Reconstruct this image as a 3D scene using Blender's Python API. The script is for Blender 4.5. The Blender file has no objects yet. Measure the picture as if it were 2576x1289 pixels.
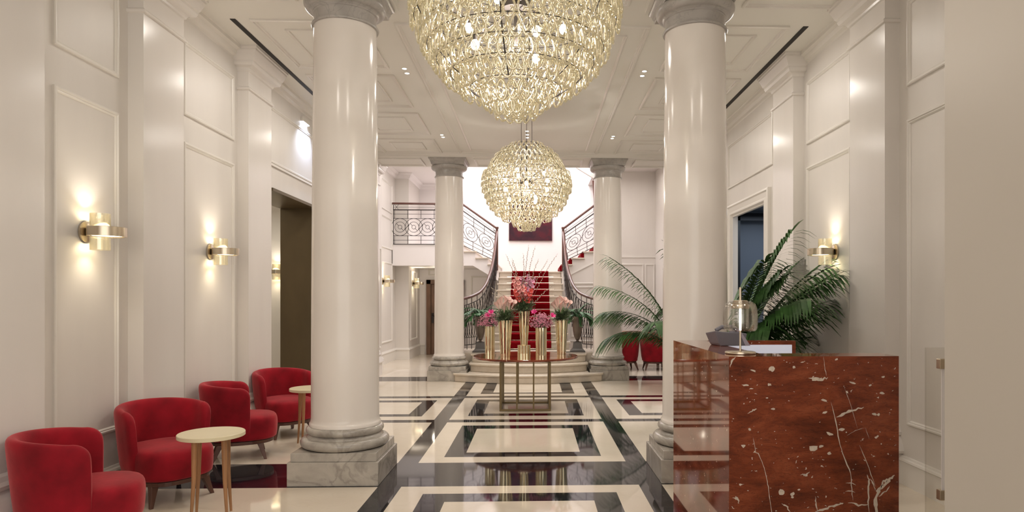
import bpy, math, random
from mathutils import Vector, Matrix
rnd = random.Random(7)
PI = math.pi
S = bpy.context.scene
COL = S.collection
R = math.radians

# ------------------------------------------------------------------ helpers
class MB:
    def __init__(s): s.v = []; s.f = []; s.m = []; s.cur = 0
    def add(s, vs, fs):
        o = len(s.v); s.v += [tuple(p) for p in vs]
        s.f += [tuple(i + o for i in f) for f in fs]; s.m += [s.cur] * len(fs)
    def box(s, x0, x1, y0, y1, z0, z1):
        s.add([(x0,y0,z0),(x1,y0,z0),(x1,y1,z0),(x0,y1,z0),(x0,y0,z1),(x1,y0,z1),(x1,y1,z1),(x0,y1,z1)],
              [(0,3,2,1),(4,5,6,7),(0,1,5,4),(1,2,6,5),(2,3,7,6),(3,0,4,7)])
    def hexa(s, b, t):   # two quads of points
        s.add(list(b) + list(t), [(0,3,2,1),(4,5,6,7),(0,1,5,4),(1,2,6,5),(2,3,7,6),(3,0,4,7)])
    def rings(s, rings, closed=True, cap0=True, cap1=True):
        n = len(rings[0]); vs = [p for r in rings for p in r]; fs = []
        for i in range(len(rings) - 1):
            for j in range(n if closed else n - 1):
                a = i*n + j; b = i*n + (j+1) % n
                fs.append((a, b, b + n, a + n))
        if closed and cap0: fs.append(tuple(range(n - 1, -1, -1)))
        if closed and cap1: fs.append(tuple((len(rings)-1)*n + k for k in range(n)))
        s.add(vs, fs)
    def lathe(s, prof, c=(0,0,0), n=32, flute=0, fl=0.0, cap0=True, cap1=True):
        rs = []
        for r, z in prof:
            ring = []
            for k in range(n):
                a = 2*PI*k/n; rr = r*(1 - fl*abs(math.sin(a*flute/2))) if flute else r
                ring.append((c[0] + rr*math.cos(a), c[1] + rr*math.sin(a), c[2] + z))
            rs.append(ring)
        s.rings(rs, True, cap0, cap1)
    def cyl(s, c, r, z0, z1, n=24): s.lathe([(r, z0), (r, z1)], c, n)
    def tube(s, pts, r, n=6, closed=False, flat=1.0):
        pts = [Vector(p) for p in pts]; N = len(pts); rs = []; up = Vector((0,0,1)); prev = None
        for i, p in enumerate(pts):
            if closed: t = pts[(i+1) % N] - pts[i-1]
            else: t = pts[min(i+1, N-1)] - pts[max(i-1, 0)]
            if t.length < 1e-9: t = Vector((0,0,1))
            t.normalize()
            if prev is None:
                a = up if abs(t.z) < .95 else Vector((0,1,0))
                u = a.cross(t).normalized()
            else:
                u = prev - t*prev.dot(t)
                u = u.normalized() if u.length > 1e-6 else prev
            prev = u; w = t.cross(u)
            rr = r[i] if isinstance(r, (list, tuple)) else r
            rs.append([tuple(p + u*(rr*math.cos(2*PI*k/n)) + w*(rr*flat*math.sin(2*PI*k/n))) for k in range(n)])
        if closed:
            o = len(s.v); s.v += [q for g in rs for q in g]
            for i in range(N):
                for k in range(n):
                    s.f.append((o+i*n+k, o+i*n+(k+1)%n, o+((i+1)%N)*n+(k+1)%n, o+((i+1)%N)*n+k)); s.m.append(s.cur)
        else: s.rings(rs)
    def prism(s, poly, fn0, fn1):   # polygon mapped by two functions to two planes
        n = len(poly)
        s.add([fn0(*p) for p in poly] + [fn1(*p) for p in poly],
              [tuple(range(n-1,-1,-1)), tuple(range(n, 2*n))] + [(i, (i+1)%n, (i+1)%n+n, i+n) for i in range(n)])
    def ball(s, c, r, n=12, m=8, sz=1.0):
        s.lathe([(max(r*math.sin(PI*k/m), 1e-4), -r*sz*math.cos(PI*k/m)) for k in range(m+1)], c, n)
    def xform(s, M): s.v = [tuple(M @ Vector(p)) for p in s.v]; return s
    def merge(s, o, M=None):
        vs = [M @ Vector(p) for p in o.v] if M else o.v
        k = len(s.v); s.v += [tuple(p) for p in vs]; s.f += [tuple(i+k for i in f) for f in o.f]; s.m += [s.cur]*len(o.f)
    def mesh(s, name, mats, smooth=False, ang=None):
        me = bpy.data.meshes.new(name); me.from_pydata(s.v, [], s.f)
        mats = mats if isinstance(mats, (list, tuple)) else [mats]
        for m in mats: me.materials.append(m)
        if len(mats) > 1: me.polygons.foreach_set('material_index', s.m)
        me.validate(); me.update()
        import bmesh
        bm = bmesh.new(); bm.from_mesh(me); bmesh.ops.recalc_face_normals(bm, faces=bm.faces); bm.to_mesh(me); bm.free()
        if smooth:
            me.polygons.foreach_set('use_smooth', [True]*len(me.polygons))
            try: me.set_sharp_from_angle(angle=R(ang or 40))
            except Exception: pass
        return me
    def build(s, name, mats, parent=None, smooth=False, sub=0, bevel=0, ang=None):
        o = bpy.data.objects.new(name, s.mesh(name, mats, smooth, ang)); COL.objects.link(o)
        if parent is not None: o.parent = parent
        if bevel:
            b = o.modifiers.new('b', 'BEVEL'); b.width = bevel; b.segments = 2; b.limit_method = 'ANGLE'
        if sub:
            b = o.modifiers.new('s', 'SUBSURF'); b.levels = sub; b.render_levels = sub
        return o

def tag(o, label, cat, group=None, kind=None):
    o['label'] = label; o['category'] = cat
    if group: o['group'] = group
    if kind: o['kind'] = kind
    return o
def thing(name, label, cat, loc=(0,0,0), rz=0, group=None):
    o = bpy.data.objects.new(name, None); COL.objects.link(o); o.empty_display_size = .05
    o.location = loc; o.rotation_euler = (0,0,rz)
    return tag(o, label, cat, group)
def kids(o): return [c for c in bpy.data.objects if c.parent == o]
def dup(root, loc, rz=None, label=None, group=None):
    def cp(o, par):
        c = o.copy(); COL.objects.link(c)
        if par is not None: c.parent = par
        for k in kids(o): cp(k, c)
        return c
    r = cp(root, None); r.location = loc
    if rz is not None: r.rotation_euler = (0,0,rz)
    if label: r['label'] = label
    if group: r['group'] = group
    return r
def frame_rect(mb, o, u, v, n, u0, u1, v0, v1, prof):
    """mitred moulding frame; prof = [(inset, out), ...]"""
    o, u, v, n = map(Vector, (o, u, v, n)); rs = []
    for a, b in prof:
        rs.append([tuple(o + u*uu + v*vv + n*b) for uu, vv in ((u0+a, v0+a), (u1-a, v0+a), (u1-a, v1-a), (u0+a, v1-a))])
    vs = [p for r in rs for p in r]; fs = []
    for i in range(len(rs)-1):
        for j in range(4): fs.append((i*4+j, i*4+(j+1)%4, (i+1)*4+(j+1)%4, (i+1)*4+j))
    mb.add(vs, fs)
def run(mb, path, prof, side=1, closed=False):
    """sweep profile (out,z) along plan path with mitres; out is to the `side` of travel"""
    P = [Vector(p) for p in path]; N = len(P); rs = []
    for i in range(N):
        def nrm(a, b):
            d = (b - a).normalized(); return Vector((-d.y, d.x))*side
        if closed: n0 = nrm(P[i-1], P[i]); n1 = nrm(P[i], P[(i+1)%N])
        else:
            n0 = nrm(P[i-1], P[i]) if i > 0 else nrm(P[0], P[1])
            n1 = nrm(P[i], P[i+1]) if i < N-1 else n0
        m = (n0 + n1); m = m / max(m.dot(n0), .2) if m.length > 1e-6 else n0
        rs.append([(P[i].x + m.x*a, P[i].y + m.y*a, z) for a, z in prof])
    if closed: rs.append(rs[0])
    n = len(prof); vs = [p for r in rs for p in r]; fs = []
    for i in range(len(rs)-1):
        for j in range(n-1): fs.append((i*n+j, i*n+j+1, (i+1)*n+j+1, (i+1)*n+j))
    if not closed: fs += [tuple(range(n)), tuple(range((len(rs)-1)*n, len(rs)*n))]
    mb.add(vs, fs)

# ------------------------------------------------------------------ materials
def mat(name):
    m = bpy.data.materials.new(name); m.use_nodes = True
    nt = m.node_tree; return m, nt, nt.nodes['Principled BSDF']
def N(nt, t, **k):
    n = nt.nodes.new(t)
    for a, b in k.items():
        if a in n.inputs: n.inputs[a].default_value = b
        else: setattr(n, a, b)
    return n
def pbr(name, col, rough=.5, metal=0, var=0, vscale=8, bump=0, bscale=60, coat=0, coatr=.05, sheen=0, emit=None, es=0, stretch=None, spec=None):
    m, nt, b = mat(name)
    b.inputs['Base Color'].default_value = (*col, 1); b.inputs['Roughness'].default_value = rough
    b.inputs['Metallic'].default_value = metal; b.inputs['Coat Weight'].default_value = coat; b.inputs['Coat Roughness'].default_value = coatr
    if sheen:
        b.inputs['Sheen Weight'].default_value = sheen; b.inputs['Sheen Roughness'].default_value = .4
        b.inputs['Sheen Tint'].default_value = (1, .35, .35, 1)
    if spec is not None: b.inputs['Specular IOR Level'].default_value = spec
    if emit: b.inputs['Emission Color'].default_value = (*emit, 1); b.inputs['Emission Strength'].default_value = es
    tc = N(nt, 'ShaderNodeTexCoord'); mp = N(nt, 'ShaderNodeMapping'); nt.links.new(tc.outputs['Object'], mp.inputs[0])
    if stretch: mp.inputs['Scale'].default_value = stretch
    if var:
        no = N(nt, 'ShaderNodeTexNoise', Scale=vscale, Detail=5.0); nt.links.new(mp.outputs[0], no.inputs['Vector'])
        cr = N(nt, 'ShaderNodeValToRGB'); e = cr.color_ramp.elements
        e[0].position = .3; e[1].position = .72
        e[0].color = (*[c*(1-var) for c in col], 1); e[1].color = (*[min(1, c*(1+var)) for c in col], 1)
        nt.links.new(no.outputs['Fac'], cr.inputs[0]); nt.links.new(cr.outputs[0], b.inputs['Base Color'])
    if bump:
        no = N(nt, 'ShaderNodeTexNoise', Scale=bscale, Detail=4.0); nt.links.new(mp.outputs[0], no.inputs['Vector'])
        bp = N(nt, 'ShaderNodeBump', Strength=bump, Distance=.01); nt.links.new(no.outputs['Fac'], bp.inputs['Height'])
        nt.links.new(bp.outputs[0], b.inputs['Normal'])
    return m
def marble(name, base, dark, vein, rough=.12, scale=2.5, vw=.03, vs=3.0, amt=.7, coat=0):
    m, nt, b = mat(name); b.inputs['Roughness'].default_value = rough; b.inputs['Coat Weight'].default_value = coat
    tc = N(nt, 'ShaderNodeTexCoord')
    geo = N(nt, 'ShaderNodeNewGeometry')
    n1 = N(nt, 'ShaderNodeTexNoise', Scale=scale, Detail=8.0, Roughness=.6, Distortion=.6); nt.links.new(geo.outputs['Position'], n1.inputs['Vector'])
    cr = N(nt, 'ShaderNodeValToRGB'); e = cr.color_ramp.elements; e[0].position = .35; e[1].position = .65
    e[0].color = (*dark, 1); e[1].color = (*base, 1); nt.links.new(n1.outputs['Fac'], cr.inputs[0])
    n2 = N(nt, 'ShaderNodeTexNoise', Scale=vs, Detail=6.0, Roughness=.55, Distortion=1.2); nt.links.new(geo.outputs['Position'], n2.inputs['Vector'])
    a = N(nt, 'ShaderNodeMath', operation='SUBTRACT'); a.inputs[1].default_value = .5; nt.links.new(n2.outputs['Fac'], a.inputs[0])
    ab = N(nt, 'ShaderNodeMath', operation='ABSOLUTE'); nt.links.new(a.outputs[0], ab.inputs[0])
    mr = N(nt, 'ShaderNodeMapRange'); mr.inputs['From Max'].default_value = vw; mr.inputs['To Min'].default_value = amt; mr.inputs['To Max'].default_value = 0
    nt.links.new(ab.outputs[0], mr.inputs['Value'])
    mx = N(nt, 'ShaderNodeMix', data_type='RGBA'); mx.inputs['B'].default_value = (*vein, 1)
    nt.links.new(cr.outputs[0], mx.inputs['A']); nt.links.new(mr.outputs[0], mx.inputs['Factor'])
    nt.links.new(mx.outputs['Result'], b.inputs['Base Color'])
    return m
def red_marble(name, k=1.0, rough=.05):
    m, nt, b = mat(name); L = nt.links.new
    b.inputs['Roughness'].default_value = rough; b.inputs['Coat Weight'].default_value = .35; b.inputs['Coat Roughness'].default_value = .02
    geo = N(nt, 'ShaderNodeNewGeometry'); mp = N(nt, 'ShaderNodeMapping'); mp.inputs['Scale'].default_value = (1, 1, 2.6); L(geo.outputs['Position'], mp.inputs[0])
    n1 = N(nt, 'ShaderNodeTexNoise', Scale=3.2*k, Detail=10.0, Roughness=.68, Distortion=.5); L(mp.outputs[0], n1.inputs['Vector'])
    cr = N(nt, 'ShaderNodeValToRGB'); e = cr.color_ramp.elements
    e[0].position = .3; e[0].color = (.075, .014, .005, 1); e[1].position = .72; e[1].color = (.34, .085, .034, 1)
    x = cr.color_ramp.elements.new(.5); x.color = (.215, .044, .016, 1)
    L(n1.outputs['Fac'], cr.inputs[0])
    # fine dark wavy grain
    n5 = N(nt, 'ShaderNodeTexNoise', Scale=9*k, Detail=8.0, Roughness=.6, Distortion=1.5); mp5 = N(nt, 'ShaderNodeMapping'); mp5.inputs['Scale'].default_value = (1,1,5)
    L(geo.outputs['Position'], mp5.inputs[0]); L(mp5.outputs[0], n5.inputs['Vector'])
    s5 = N(nt, 'ShaderNodeMath', operation='SUBTRACT'); s5.inputs[1].default_value = .5; L(n5.outputs['Fac'], s5.inputs[0])
    a5 = N(nt, 'ShaderNodeMath', operation='ABSOLUTE'); L(s5.outputs[0], a5.inputs[0])
    r5 = N(nt, 'ShaderNodeMapRange'); r5.inputs['From Max'].default_value = .02; r5.inputs['To Min'].default_value = .6; r5.inputs['To Max'].default_value = 0; L(a5.outputs[0], r5.inputs['Value'])
    m5 = N(nt, 'ShaderNodeMix', data_type='RGBA'); m5.inputs['B'].default_value = (.035, .008, .005, 1); L(cr.outputs[0], m5.inputs['A']); L(r5.outputs[0], m5.inputs['Factor'])
    # flecks
    def fleck(sc, thr, rate, st, dist):
        mpp = N(nt, 'ShaderNodeMapping'); mpp.inputs['Scale'].default_value = st; mpp.inputs['Rotation'].default_value = (.3, .25, .2)
        nz = N(nt, 'ShaderNodeTexNoise', Scale=sc*1.3, Detail=3.0); L(geo.outputs['Position'], nz.inputs['Vector'])
        mv = N(nt, 'ShaderNodeVectorMath', operation='SCALE'); mv.inputs['Scale'].default_value = dist; L(nz.outputs['Color'], mv.inputs[0])
        ad = N(nt, 'ShaderNodeVectorMath', operation='ADD'); L(geo.outputs['Position'], ad.inputs[0]); L(mv.outputs[0], ad.inputs[1]); L(ad.outputs[0], mpp.inputs[0])
        vo = N(nt, 'ShaderNodeTexVoronoi', Scale=sc); L(mpp.outputs[0], vo.inputs['Vector'])
        lt = N(nt, 'ShaderNodeMath', operation='LESS_THAN'); lt.inputs[1].default_value = thr; L(vo.outputs['Distance'], lt.inputs[0])
        sp = N(nt, 'ShaderNodeSeparateColor'); L(vo.outputs['Color'], sp.inputs[0])
        l2 = N(nt, 'ShaderNodeMath', operation='LESS_THAN'); l2.inputs[1].default_value = rate; L(sp.outputs[0], l2.inputs[0])
        mu = N(nt, 'ShaderNodeMath', operation='MULTIPLY'); L(lt.outputs[0], mu.inputs[0]); L(l2.outputs[0], mu.inputs[1]); return mu
    f1 = fleck(11*k, .16, .10, (1, 1, 2.6), .10); f2 = fleck(34*k, .2, .10, (1, 1, 2.2), .05)
    # long thin near-vertical veins
    mpv = N(nt, 'ShaderNodeMapping'); mpv.inputs['Scale'].default_value = (2.2, 2.2, .42); mpv.inputs['Rotation'].default_value = (0, -.22, 0); L(geo.outputs['Position'], mpv.inputs[0])
    n3 = N(nt, 'ShaderNodeTexNoise', Scale=1.5*k, Detail=5.0, Roughness=.5); L(mpv.outputs[0], n3.inputs['Vector'])
    s3 = N(nt, 'ShaderNodeMath', operation='SUBTRACT'); s3.inputs[1].default_value = .47; L(n3.outputs['Fac'], s3.inputs[0])
    a3 = N(nt, 'ShaderNodeMath', operation='ABSOLUTE'); L(s3.outputs[0], a3.inputs[0])
    n4 = N(nt, 'ShaderNodeTexNoise', Scale=3.0*k, Detail=2.0); L(geo.outputs['Position'], n4.inputs['Vector'])
    w4 = N(nt, 'ShaderNodeMapRange'); w4.inputs['From Min'].default_value = .46; w4.inputs['From Max'].default_value = .72; w4.inputs['To Min'].default_value = 0; w4.inputs['To Max'].default_value = -.01; L(n4.outputs['Fac'], w4.inputs['Value'])
    l3 = N(nt, 'ShaderNodeMath', operation='LESS_THAN'); L(a3.outputs[0], l3.inputs[0]); L(w4.outputs[0], l3.inputs[1])
    g1 = N(nt, 'ShaderNodeMath', operation='MAXIMUM'); L(f1.outputs[0], g1.inputs[0]); L(f2.outputs[0], g1.inputs[1])
    g2 = N(nt, 'ShaderNodeMath', operation='MAXIMUM'); L(g1.outputs[0], g2.inputs[0]); L(l3.outputs[0], g2.inputs[1])
    mx = N(nt, 'ShaderNodeMix', data_type='RGBA'); mx.inputs['B'].default_value = (.72, .6, .48, 1)
    L(m5.outputs['Result'], mx.inputs['A']); L(g2.outputs[0], mx.inputs['Factor']); L(mx.outputs['Result'], b.inputs['Base Color'])
    return m
def glassy(name, centre, edge, spec=.25, emit=0, ecol=(1,.85,.55), rough=.03, pw=.5):
    """thin glass: tinted clear centre, darker rim, bright mirror highlights"""
    m, nt, b = mat(name); nt.nodes.remove(b); L = nt.links.new; out = nt.nodes['Material Output']
    lw = N(nt, 'ShaderNodeLayerWeight', Blend=pw)
    mx = N(nt, 'ShaderNodeMix', data_type='RGBA'); mx.inputs['A'].default_value = (*centre, 1); mx.inputs['B'].default_value = (*edge, 1)
    L(lw.outputs['Facing'], mx.inputs['Factor'])
    tr = N(nt, 'ShaderNodeBsdfTransparent'); L(mx.outputs['Result'], tr.inputs[0])
    gl = N(nt, 'ShaderNodeBsdfGlossy', Roughness=rough); gl.inputs[0].default_value = (1, .97, .88, 1)
    fr = N(nt, 'ShaderNodeMapRange'); fr.inputs['To Min'].default_value = spec*.35; fr.inputs['To Max'].default_value = min(1, spec*2.2); L(lw.outputs['Fresnel'], fr.inputs['Value'])
    ms = N(nt, 'ShaderNodeMixShader'); L(fr.outputs[0], ms.inputs[0]); L(tr.outputs[0], ms.inputs[1]); L(gl.outputs[0], ms.inputs[2])
    last = ms
    if emit:
        em = N(nt, 'ShaderNodeEmission', Strength=emit); em.inputs[0].default_value = (*ecol, 1)
        ad = N(nt, 'ShaderNodeAddShader'); L(ms.outputs[0], ad.inputs[0]); L(em.outputs[0], ad.inputs[1]); last = ad
    L(last.outputs[0], out.inputs['Surface']); return m

WALL = pbr('ivory_wall_lacquer', (.735,.695,.65), .42, var=.03, vscale=3, bump=.03, bscale=7, stretch=(1,1,.25))
PIL = pbr('ivory_pilaster_lacquer', (.76,.72,.68), .2, var=.02, vscale=3, bump=.08, bscale=9, stretch=(1,1,.2))
TRIM = pbr('ivory_trim_paint', (.78,.745,.695), .3)
CEIL = pbr('ivory_ceiling_paint', (.80,.775,.72), .5)
STAIRW = pbr('white_plaster', (.86,.82,.81), .5)
SHAFT = pbr('ivory_column_lacquer', (.80,.745,.69), .15, var=.02, vscale=2, bump=.02, bscale=6)
CREAM = marble('cream_floor_marble', (.74,.66,.55), (.70,.615,.505), (.62,.53,.42), .055, 1.6, .012, 2.0, .25)
BLACK = marble('black_floor_marble', (.013,.014,.020), (.006,.006,.009), (.25,.24,.23), .045, 6, .0022, 7.0, .55)
CARR = marble('grey_veined_marble', (.52,.48,.425), (.36,.33,.29), (.22,.20,.175), .18, 3.0, .05, 2.2, .55)
CARR2 = marble('pale_capital_marble', (.46,.43,.40), (.36,.335,.31), (.24,.225,.21), .28, 4.0, .03, 5.0, .4)
STEPM = marble('beige_step_marble', (.68,.60,.50), (.61,.53,.43), (.5,.42,.33), .2, 5.0, .02, 3.0, .25)
RED = red_marble('red_desk_marble')
RED2 = red_marble('red_table_marble', 1.6, .08)
VELV = pbr('red_velvet', (.27,.005,.014), .75, var=.35, vscale=5, bump=.12, bscale=30, sheen=.55, spec=.2)
CARPET = pbr('red_carpet', (.20,.002,.006), .95, var=.15, vscale=60, bump=.2, bscale=300, sheen=.1, spec=.1)
WOODD = pbr('dark_walnut_legs', (.105,.045,.03), .4, var=.25, vscale=14, stretch=(1,1,.2))
WOODM = pbr('warm_walnut_legs', (.34,.17,.075), .35, var=.25, vscale=14, stretch=(1,1,.15))
HANDR = pbr('mahogany_handrail', (.11,.042,.03), .33, var=.2, vscale=6, coat=.15)
IRON = pbr('dark_wrought_iron', (.05,.042,.04), .4, .6)
BRASS = pbr('brushed_brass', (.66,.57,.44), .26, 1.0)
BRASSD = pbr('bronze_frame', (.15,.105,.05), .33, .85)
MIRR = pbr('mirror_gold', (.93,.80,.54), .035, 1.0)
CHAMP = pbr('champagne_top', (.74,.66,.45), .3, var=.02)
TABW = pbr('dining_table_wood', (.25,.11,.06), .3, var=.2, vscale=6, stretch=(.3,1,1))
DOORW = pbr('aged_door_wood', (.16,.085,.05), .4, var=.35, vscale=9, stretch=(1,1,.25))
DOORG = pbr('dim_door_pane', (.09,.085,.10), .12)
BRZ = pbr('bronze_lining', (.13,.095,.05), .45, .35, var=.25, vscale=1.6, stretch=(1,1,.4))
URN = pbr('patinated_urn_metal', (.17,.135,.11), .36, .7, var=.3, vscale=4)
URNB = pbr('dark_grey_plinth_metal', (.11,.10,.095), .45, .4)
POT = pbr('grey_planter', (.15,.14,.13), .5)
SOIL = pbr('soil', (.03,.02,.015), .9)
PALM = pbr('palm_leaf_green', (.045,.115,.028), .5, var=.5, vscale=4)
FERN = pbr('fern_green', (.05,.15,.05), .5, var=.45, vscale=12)
SAGE = pbr('sage_foliage', (.12,.17,.085), .6, var=.4, vscale=15)
STEM = pbr('flower_stem_green', (.16,.27,.08), .5)
TWIG = pbr('willow_twig', (.16,.10,.06), .6)
CATK = pbr('willow_catkin', (.62,.56,.47), .7)
PINK = pbr('pink_petal', (.88,.40,.38), .5, var=.2, vscale=20)
MAUVE = pbr('mauve_petal', (.74,.36,.50), .5, var=.2, vscale=20)
CORAL = pbr('coral_petal', (.72,.10,.08), .5, var=.25, vscale=20)
MAG = pbr('magenta_petal', (.72,.05,.25), .45, var=.2, vscale=20)
BLUSH = pbr('blush_calla', (.83,.56,.50), .4, var=.15, vscale=14)
WAX = pbr('waxflower_pink', (.60,.24,.32), .6, var=.35, vscale=40)
PLAST = pbr('grey_phone_plastic', (.17,.165,.19), .4)
SCREEN = pbr('white_panel', (.70,.72,.80), .4, emit=(.75,.8,1), es=.25)
SLOTB = pbr('black_slot', (.012,.009,.008), .6)
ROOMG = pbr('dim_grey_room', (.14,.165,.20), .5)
ART = None
def art():
    m, nt, b = mat('crimson_abstract_canvas'); L = nt.links.new; b.inputs['Roughness'].default_value = .9
    tc = N(nt, 'ShaderNodeTexCoord'); n = N(nt, 'ShaderNodeTexNoise', Scale=3.5, Detail=7.0, Distortion=.8); L(tc.outputs['Object'], n.inputs['Vector'])
    cr = N(nt, 'ShaderNodeValToRGB'); e = cr.color_ramp.elements; e[0].position = .35; e[0].color = (.028,.006,.013,1); e[1].position = .75; e[1].color = (.11,.005,.013,1)
    x = cr.color_ramp.elements.new(.52); x.color = (.05,.009,.016,1); L(n.outputs['Fac'], cr.inputs[0]); L(cr.outputs[0], b.inputs['Base Color']); return m
ART = art()
def emis(name, col, s):
    return pbr(name, col, .5, emit=col, es=s)
BULB = emis('lit_bulb', (1,.87,.66), 26)
DISC = emis('lit_downlight', (1,.96,.88), 14)
LED = emis('lit_led_rod', (1,.93,.82), 6)
SCE = emis('lit_sconce_diffuser', (1,.85,.6), 7)
COOL = emis('lit_cool_lamp', (.80,.88,1), 9)
CG = glassy('pale_gold_glass', (1,.98,.92), (.70,.57,.31), .55, .055, (1,.88,.62))  # faint emission stands in for bulb light caught in the links
SG = glassy('ribbed_champagne_glass', (.95,.92,.82), (.62,.57,.42), .3, .08, (1,.9,.7), .1)  # weak emission imitates lamplight glowing in the ribbed glass
LG = glassy('clear_lamp_glass', (.985,.985,.985), (.80,.80,.82), .14, 0, pw=.3)
AG = glassy('clear_acrylic', (.96,.955,.94), (.7,.7,.68), .08, 0, pw=.3)

# ------------------------------------------------------------------ setting: floor
XW = 3.32; XP = 3.19; H = 4.5
def is_black(x, y):
    a = abs(x)
    if 1.02 < a < 1.22 and y < 12.97: return True
    if a < 3.1:
        for y0, y1 in ((10.73,10.94),(8.60,8.79),(5.65,6.47),(2.6,3.4)):
            if y0 < y < y1: return True
        if 12.97 < y < 13.72 and a > 1.22: return True
    for X0, X1, y0, y1, w in ((-.8,.8,11.18,12.9,0),(-.8,.8,9.06,10.55,.2),(-.8,.8,6.70,8.375,.21),(-.8,.8,3.75,5.435,.22),(1.43,3.0,9.05,10.5,.2),(-3.0,-1.43,9.05,10.5,.2)):
        if X0 < x < X1 and y0 < y < y1:
            if w == 0: return not (-.595 < x < .595 and y > 11.35)
            return not (X0+.205 < x < X1-.205 and y0+w-.015 < y < y1-w)
    return False
xs = sorted({-7,-5,-3.6,-3.1,-3.0,-2.795,-1.635,-1.43,-1.22,-1.02,-.8,-.595,0,.595,.8,1.02,1.22,1.43,1.635,2.795,3.0,3.1,3.6,6})
ys = {-3,0,2.6,3.4,5.65,6.47,8.60,8.79,10.73,10.94,11.18,11.35,12.97,12.9,13.72,15.5,20.5,3.75,5.435,7.5}
for y0, y1, w in ((9.06,10.55,.2),(6.70,8.375,.21),(3.75,5.435,.22),(9.05,10.5,.2)): ys |= {y0,y1,round(y0+w-.015,4),round(y1-w,4)}
ys = sorted(ys)
fl = MB()
for i in range(len(xs)-1):
    for j in range(len(ys)-1):
        fl.cur = 1 if is_black((xs[i]+xs[i+1])/2, (ys[j]+ys[j+1])/2) else 0
        fl.add([(xs[i],ys[j],0),(xs[i+1],ys[j],0),(xs[i+1],ys[j+1],0),(xs[i],ys[j+1],0)], [(0,1,2,3)])
o = fl.build('floor', [CREAM, BLACK]); tag(o, 'polished cream marble floor inlaid with black rectangular bands', 'floor', kind='structure')

# walls -------------------------------------------------------------
def wall(name, boxes, m, label, side_panels=()):
    w = MB()
    for b in boxes: w.box(*b)
    o = w.build(name, m); tag(o, label, 'wall', kind='structure')
    return o
PM = [(-.0,0),(.0,.016),(.008,.022),(.018,.022),(.024,.012),(.032,.014),(.042,.004),(.042,0)]
def panel_on(parent, sx, y0, y1, z0, z1, X=None):
    mb = MB(); X = (XW if X is None else X)
    frame_rect(mb, (sx*X,0,0), (0,1,0), (0,0,1), (-sx,0,0), y0, y1, z0, z1, PM)
    return mb.build('panel_moulding', TRIM, parent)
# left: opening Y 8.69-10.44, to 3.05
wl = wall('wall_left', [(-3.5,-3.32,-3,8.69,0,H),(-3.84,-3.32,8.69,10.44,3.06,H),(-3.84,-3.32,10.44,14.9,0,H+.6),
                        (-3.8,-3.62,14.9,17.72,0,5.1),(-3.8,-3.26,17.72,19.4,0,5.1),(-3.84,-3.5,8.55,8.69,0,H)], WALL, 'panelled ivory side wall behind the red tub chairs')
wr = wall('wall_right', [(3.32,3.5,-3,8.965,0,H),(3.32,3.38,8.965,10.47,2.94,H),(3.32,3.38,10.47,17.4,0,H+.6)], WALL, 'panelled ivory side wall behind the reception desk')
for sx, w in ((-1, wl), (1, wr)):
    panel_on(w, sx, 4.79, 5.52, .53, 3.14); panel_on(w, sx, 4.79, 5.52, 3.43, 4.16)
    panel_on(w, sx, 6.53, 7.60, .53, 3.15); panel_on(w, sx, 6.53, 7.60, 3.42, 4.15)
    panel_on(w, sx, 11.9, 13.6, .53, 3.15); panel_on(w, sx, 11.9, 13.6, 3.42, 4.15)
panel_on(wr, 1, 8.70, 10.72, 3.42, 4.13); 
panel_on(wl, -1, 8.60, 10.9, 3.39, 4.13)
panel_on(wl, -1, 14.15, 14.75, .53, 2.75); panel_on(wl, -1, 15.2, 17.3, .53, 2.55, 3.62); panel_on(wl, -1, 15.2, 17.3, 2.9, 3.7, 3.62); panel_on(wl, -1, 15.2, 17.3, 3.85, 4.6, 3.62)
panel_on(wl, -1, 17.95, 18.9, .5, 2.4, 3.26)
wb = wall('wall_back', [(-4,4,19.4,19.6,0,7.6)], STAIRW, 'white stairwell wall behind the painting')
mb = MB()
frame_rect(mb, (0,19.4,0), (1,0,0), (0,0,1), (0,-1,0), -3.0, -2.0, 2.32, 2.5, PM)
frame_rect(mb, (0,19.4,0), (1,0,0), (0,0,1), (0,-1,0), -1.75, -1.0, .5, 2.3, PM)
mb.build('panel_moulding', TRIM, wb)
# upper stairwell side walls above hall ceiling
wall('wall_stairwell_left', [(-3.84,-3.62,14.9,17.3,5.1,5.3),(-2.2,-2.05,14.0,19.4,5.1,7.6)], STAIRW, 'white upper stairwell wall on the left')
wall('wall_stairwell_right', [(1.7,1.85,14.0,19.4,5.1,7.6)], STAIRW, 'white upper stairwell wall on the right')
wall('wall_stairwell_front', [(-2.2,1.85,13.85,14.0,5.1,7.6)], STAIRW, 'white upper stairwell wall over the beam')
# grey-beige wall to the right of the staircase at Y=17.3
w = MB()
w.prism([(1.9,0),(3.4,0),(3.4,5.1),(1.22,5.1),(1.68,4.82),(1.9,4.6)], lambda a,b: (a,17.3,b), lambda a,b: (a,17.42,b))
wsr = w.build('wall_far_right', WALL); tag(wsr, 'plain beige wall behind the red dining chairs', 'wall', kind='structure')
mb = MB()
for u0,u1,v0,v1 in ((2.05,3.0,.5,2.55),(3.05,3.3,.5,2.55)): frame_rect(mb, (0,17.3,0), (1,0,0), (0,0,1), (0,-1,0), u0,u1,v0,v1, PM)
mb.box(1.9,3.32,17.285,17.3,2.72,2.76); mb.build('panel_moulding', TRIM, wsr)
# near pier, right of camera
wall('wall_near_right', [(1.515,3.32,.6,2.19,0,H)], pbr('near_wall_shaded_paint', (.50,.455,.40), .55), 'plain beige wall end closest on the right')  # side-lit dimness put into a darker paint than the other walls
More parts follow.
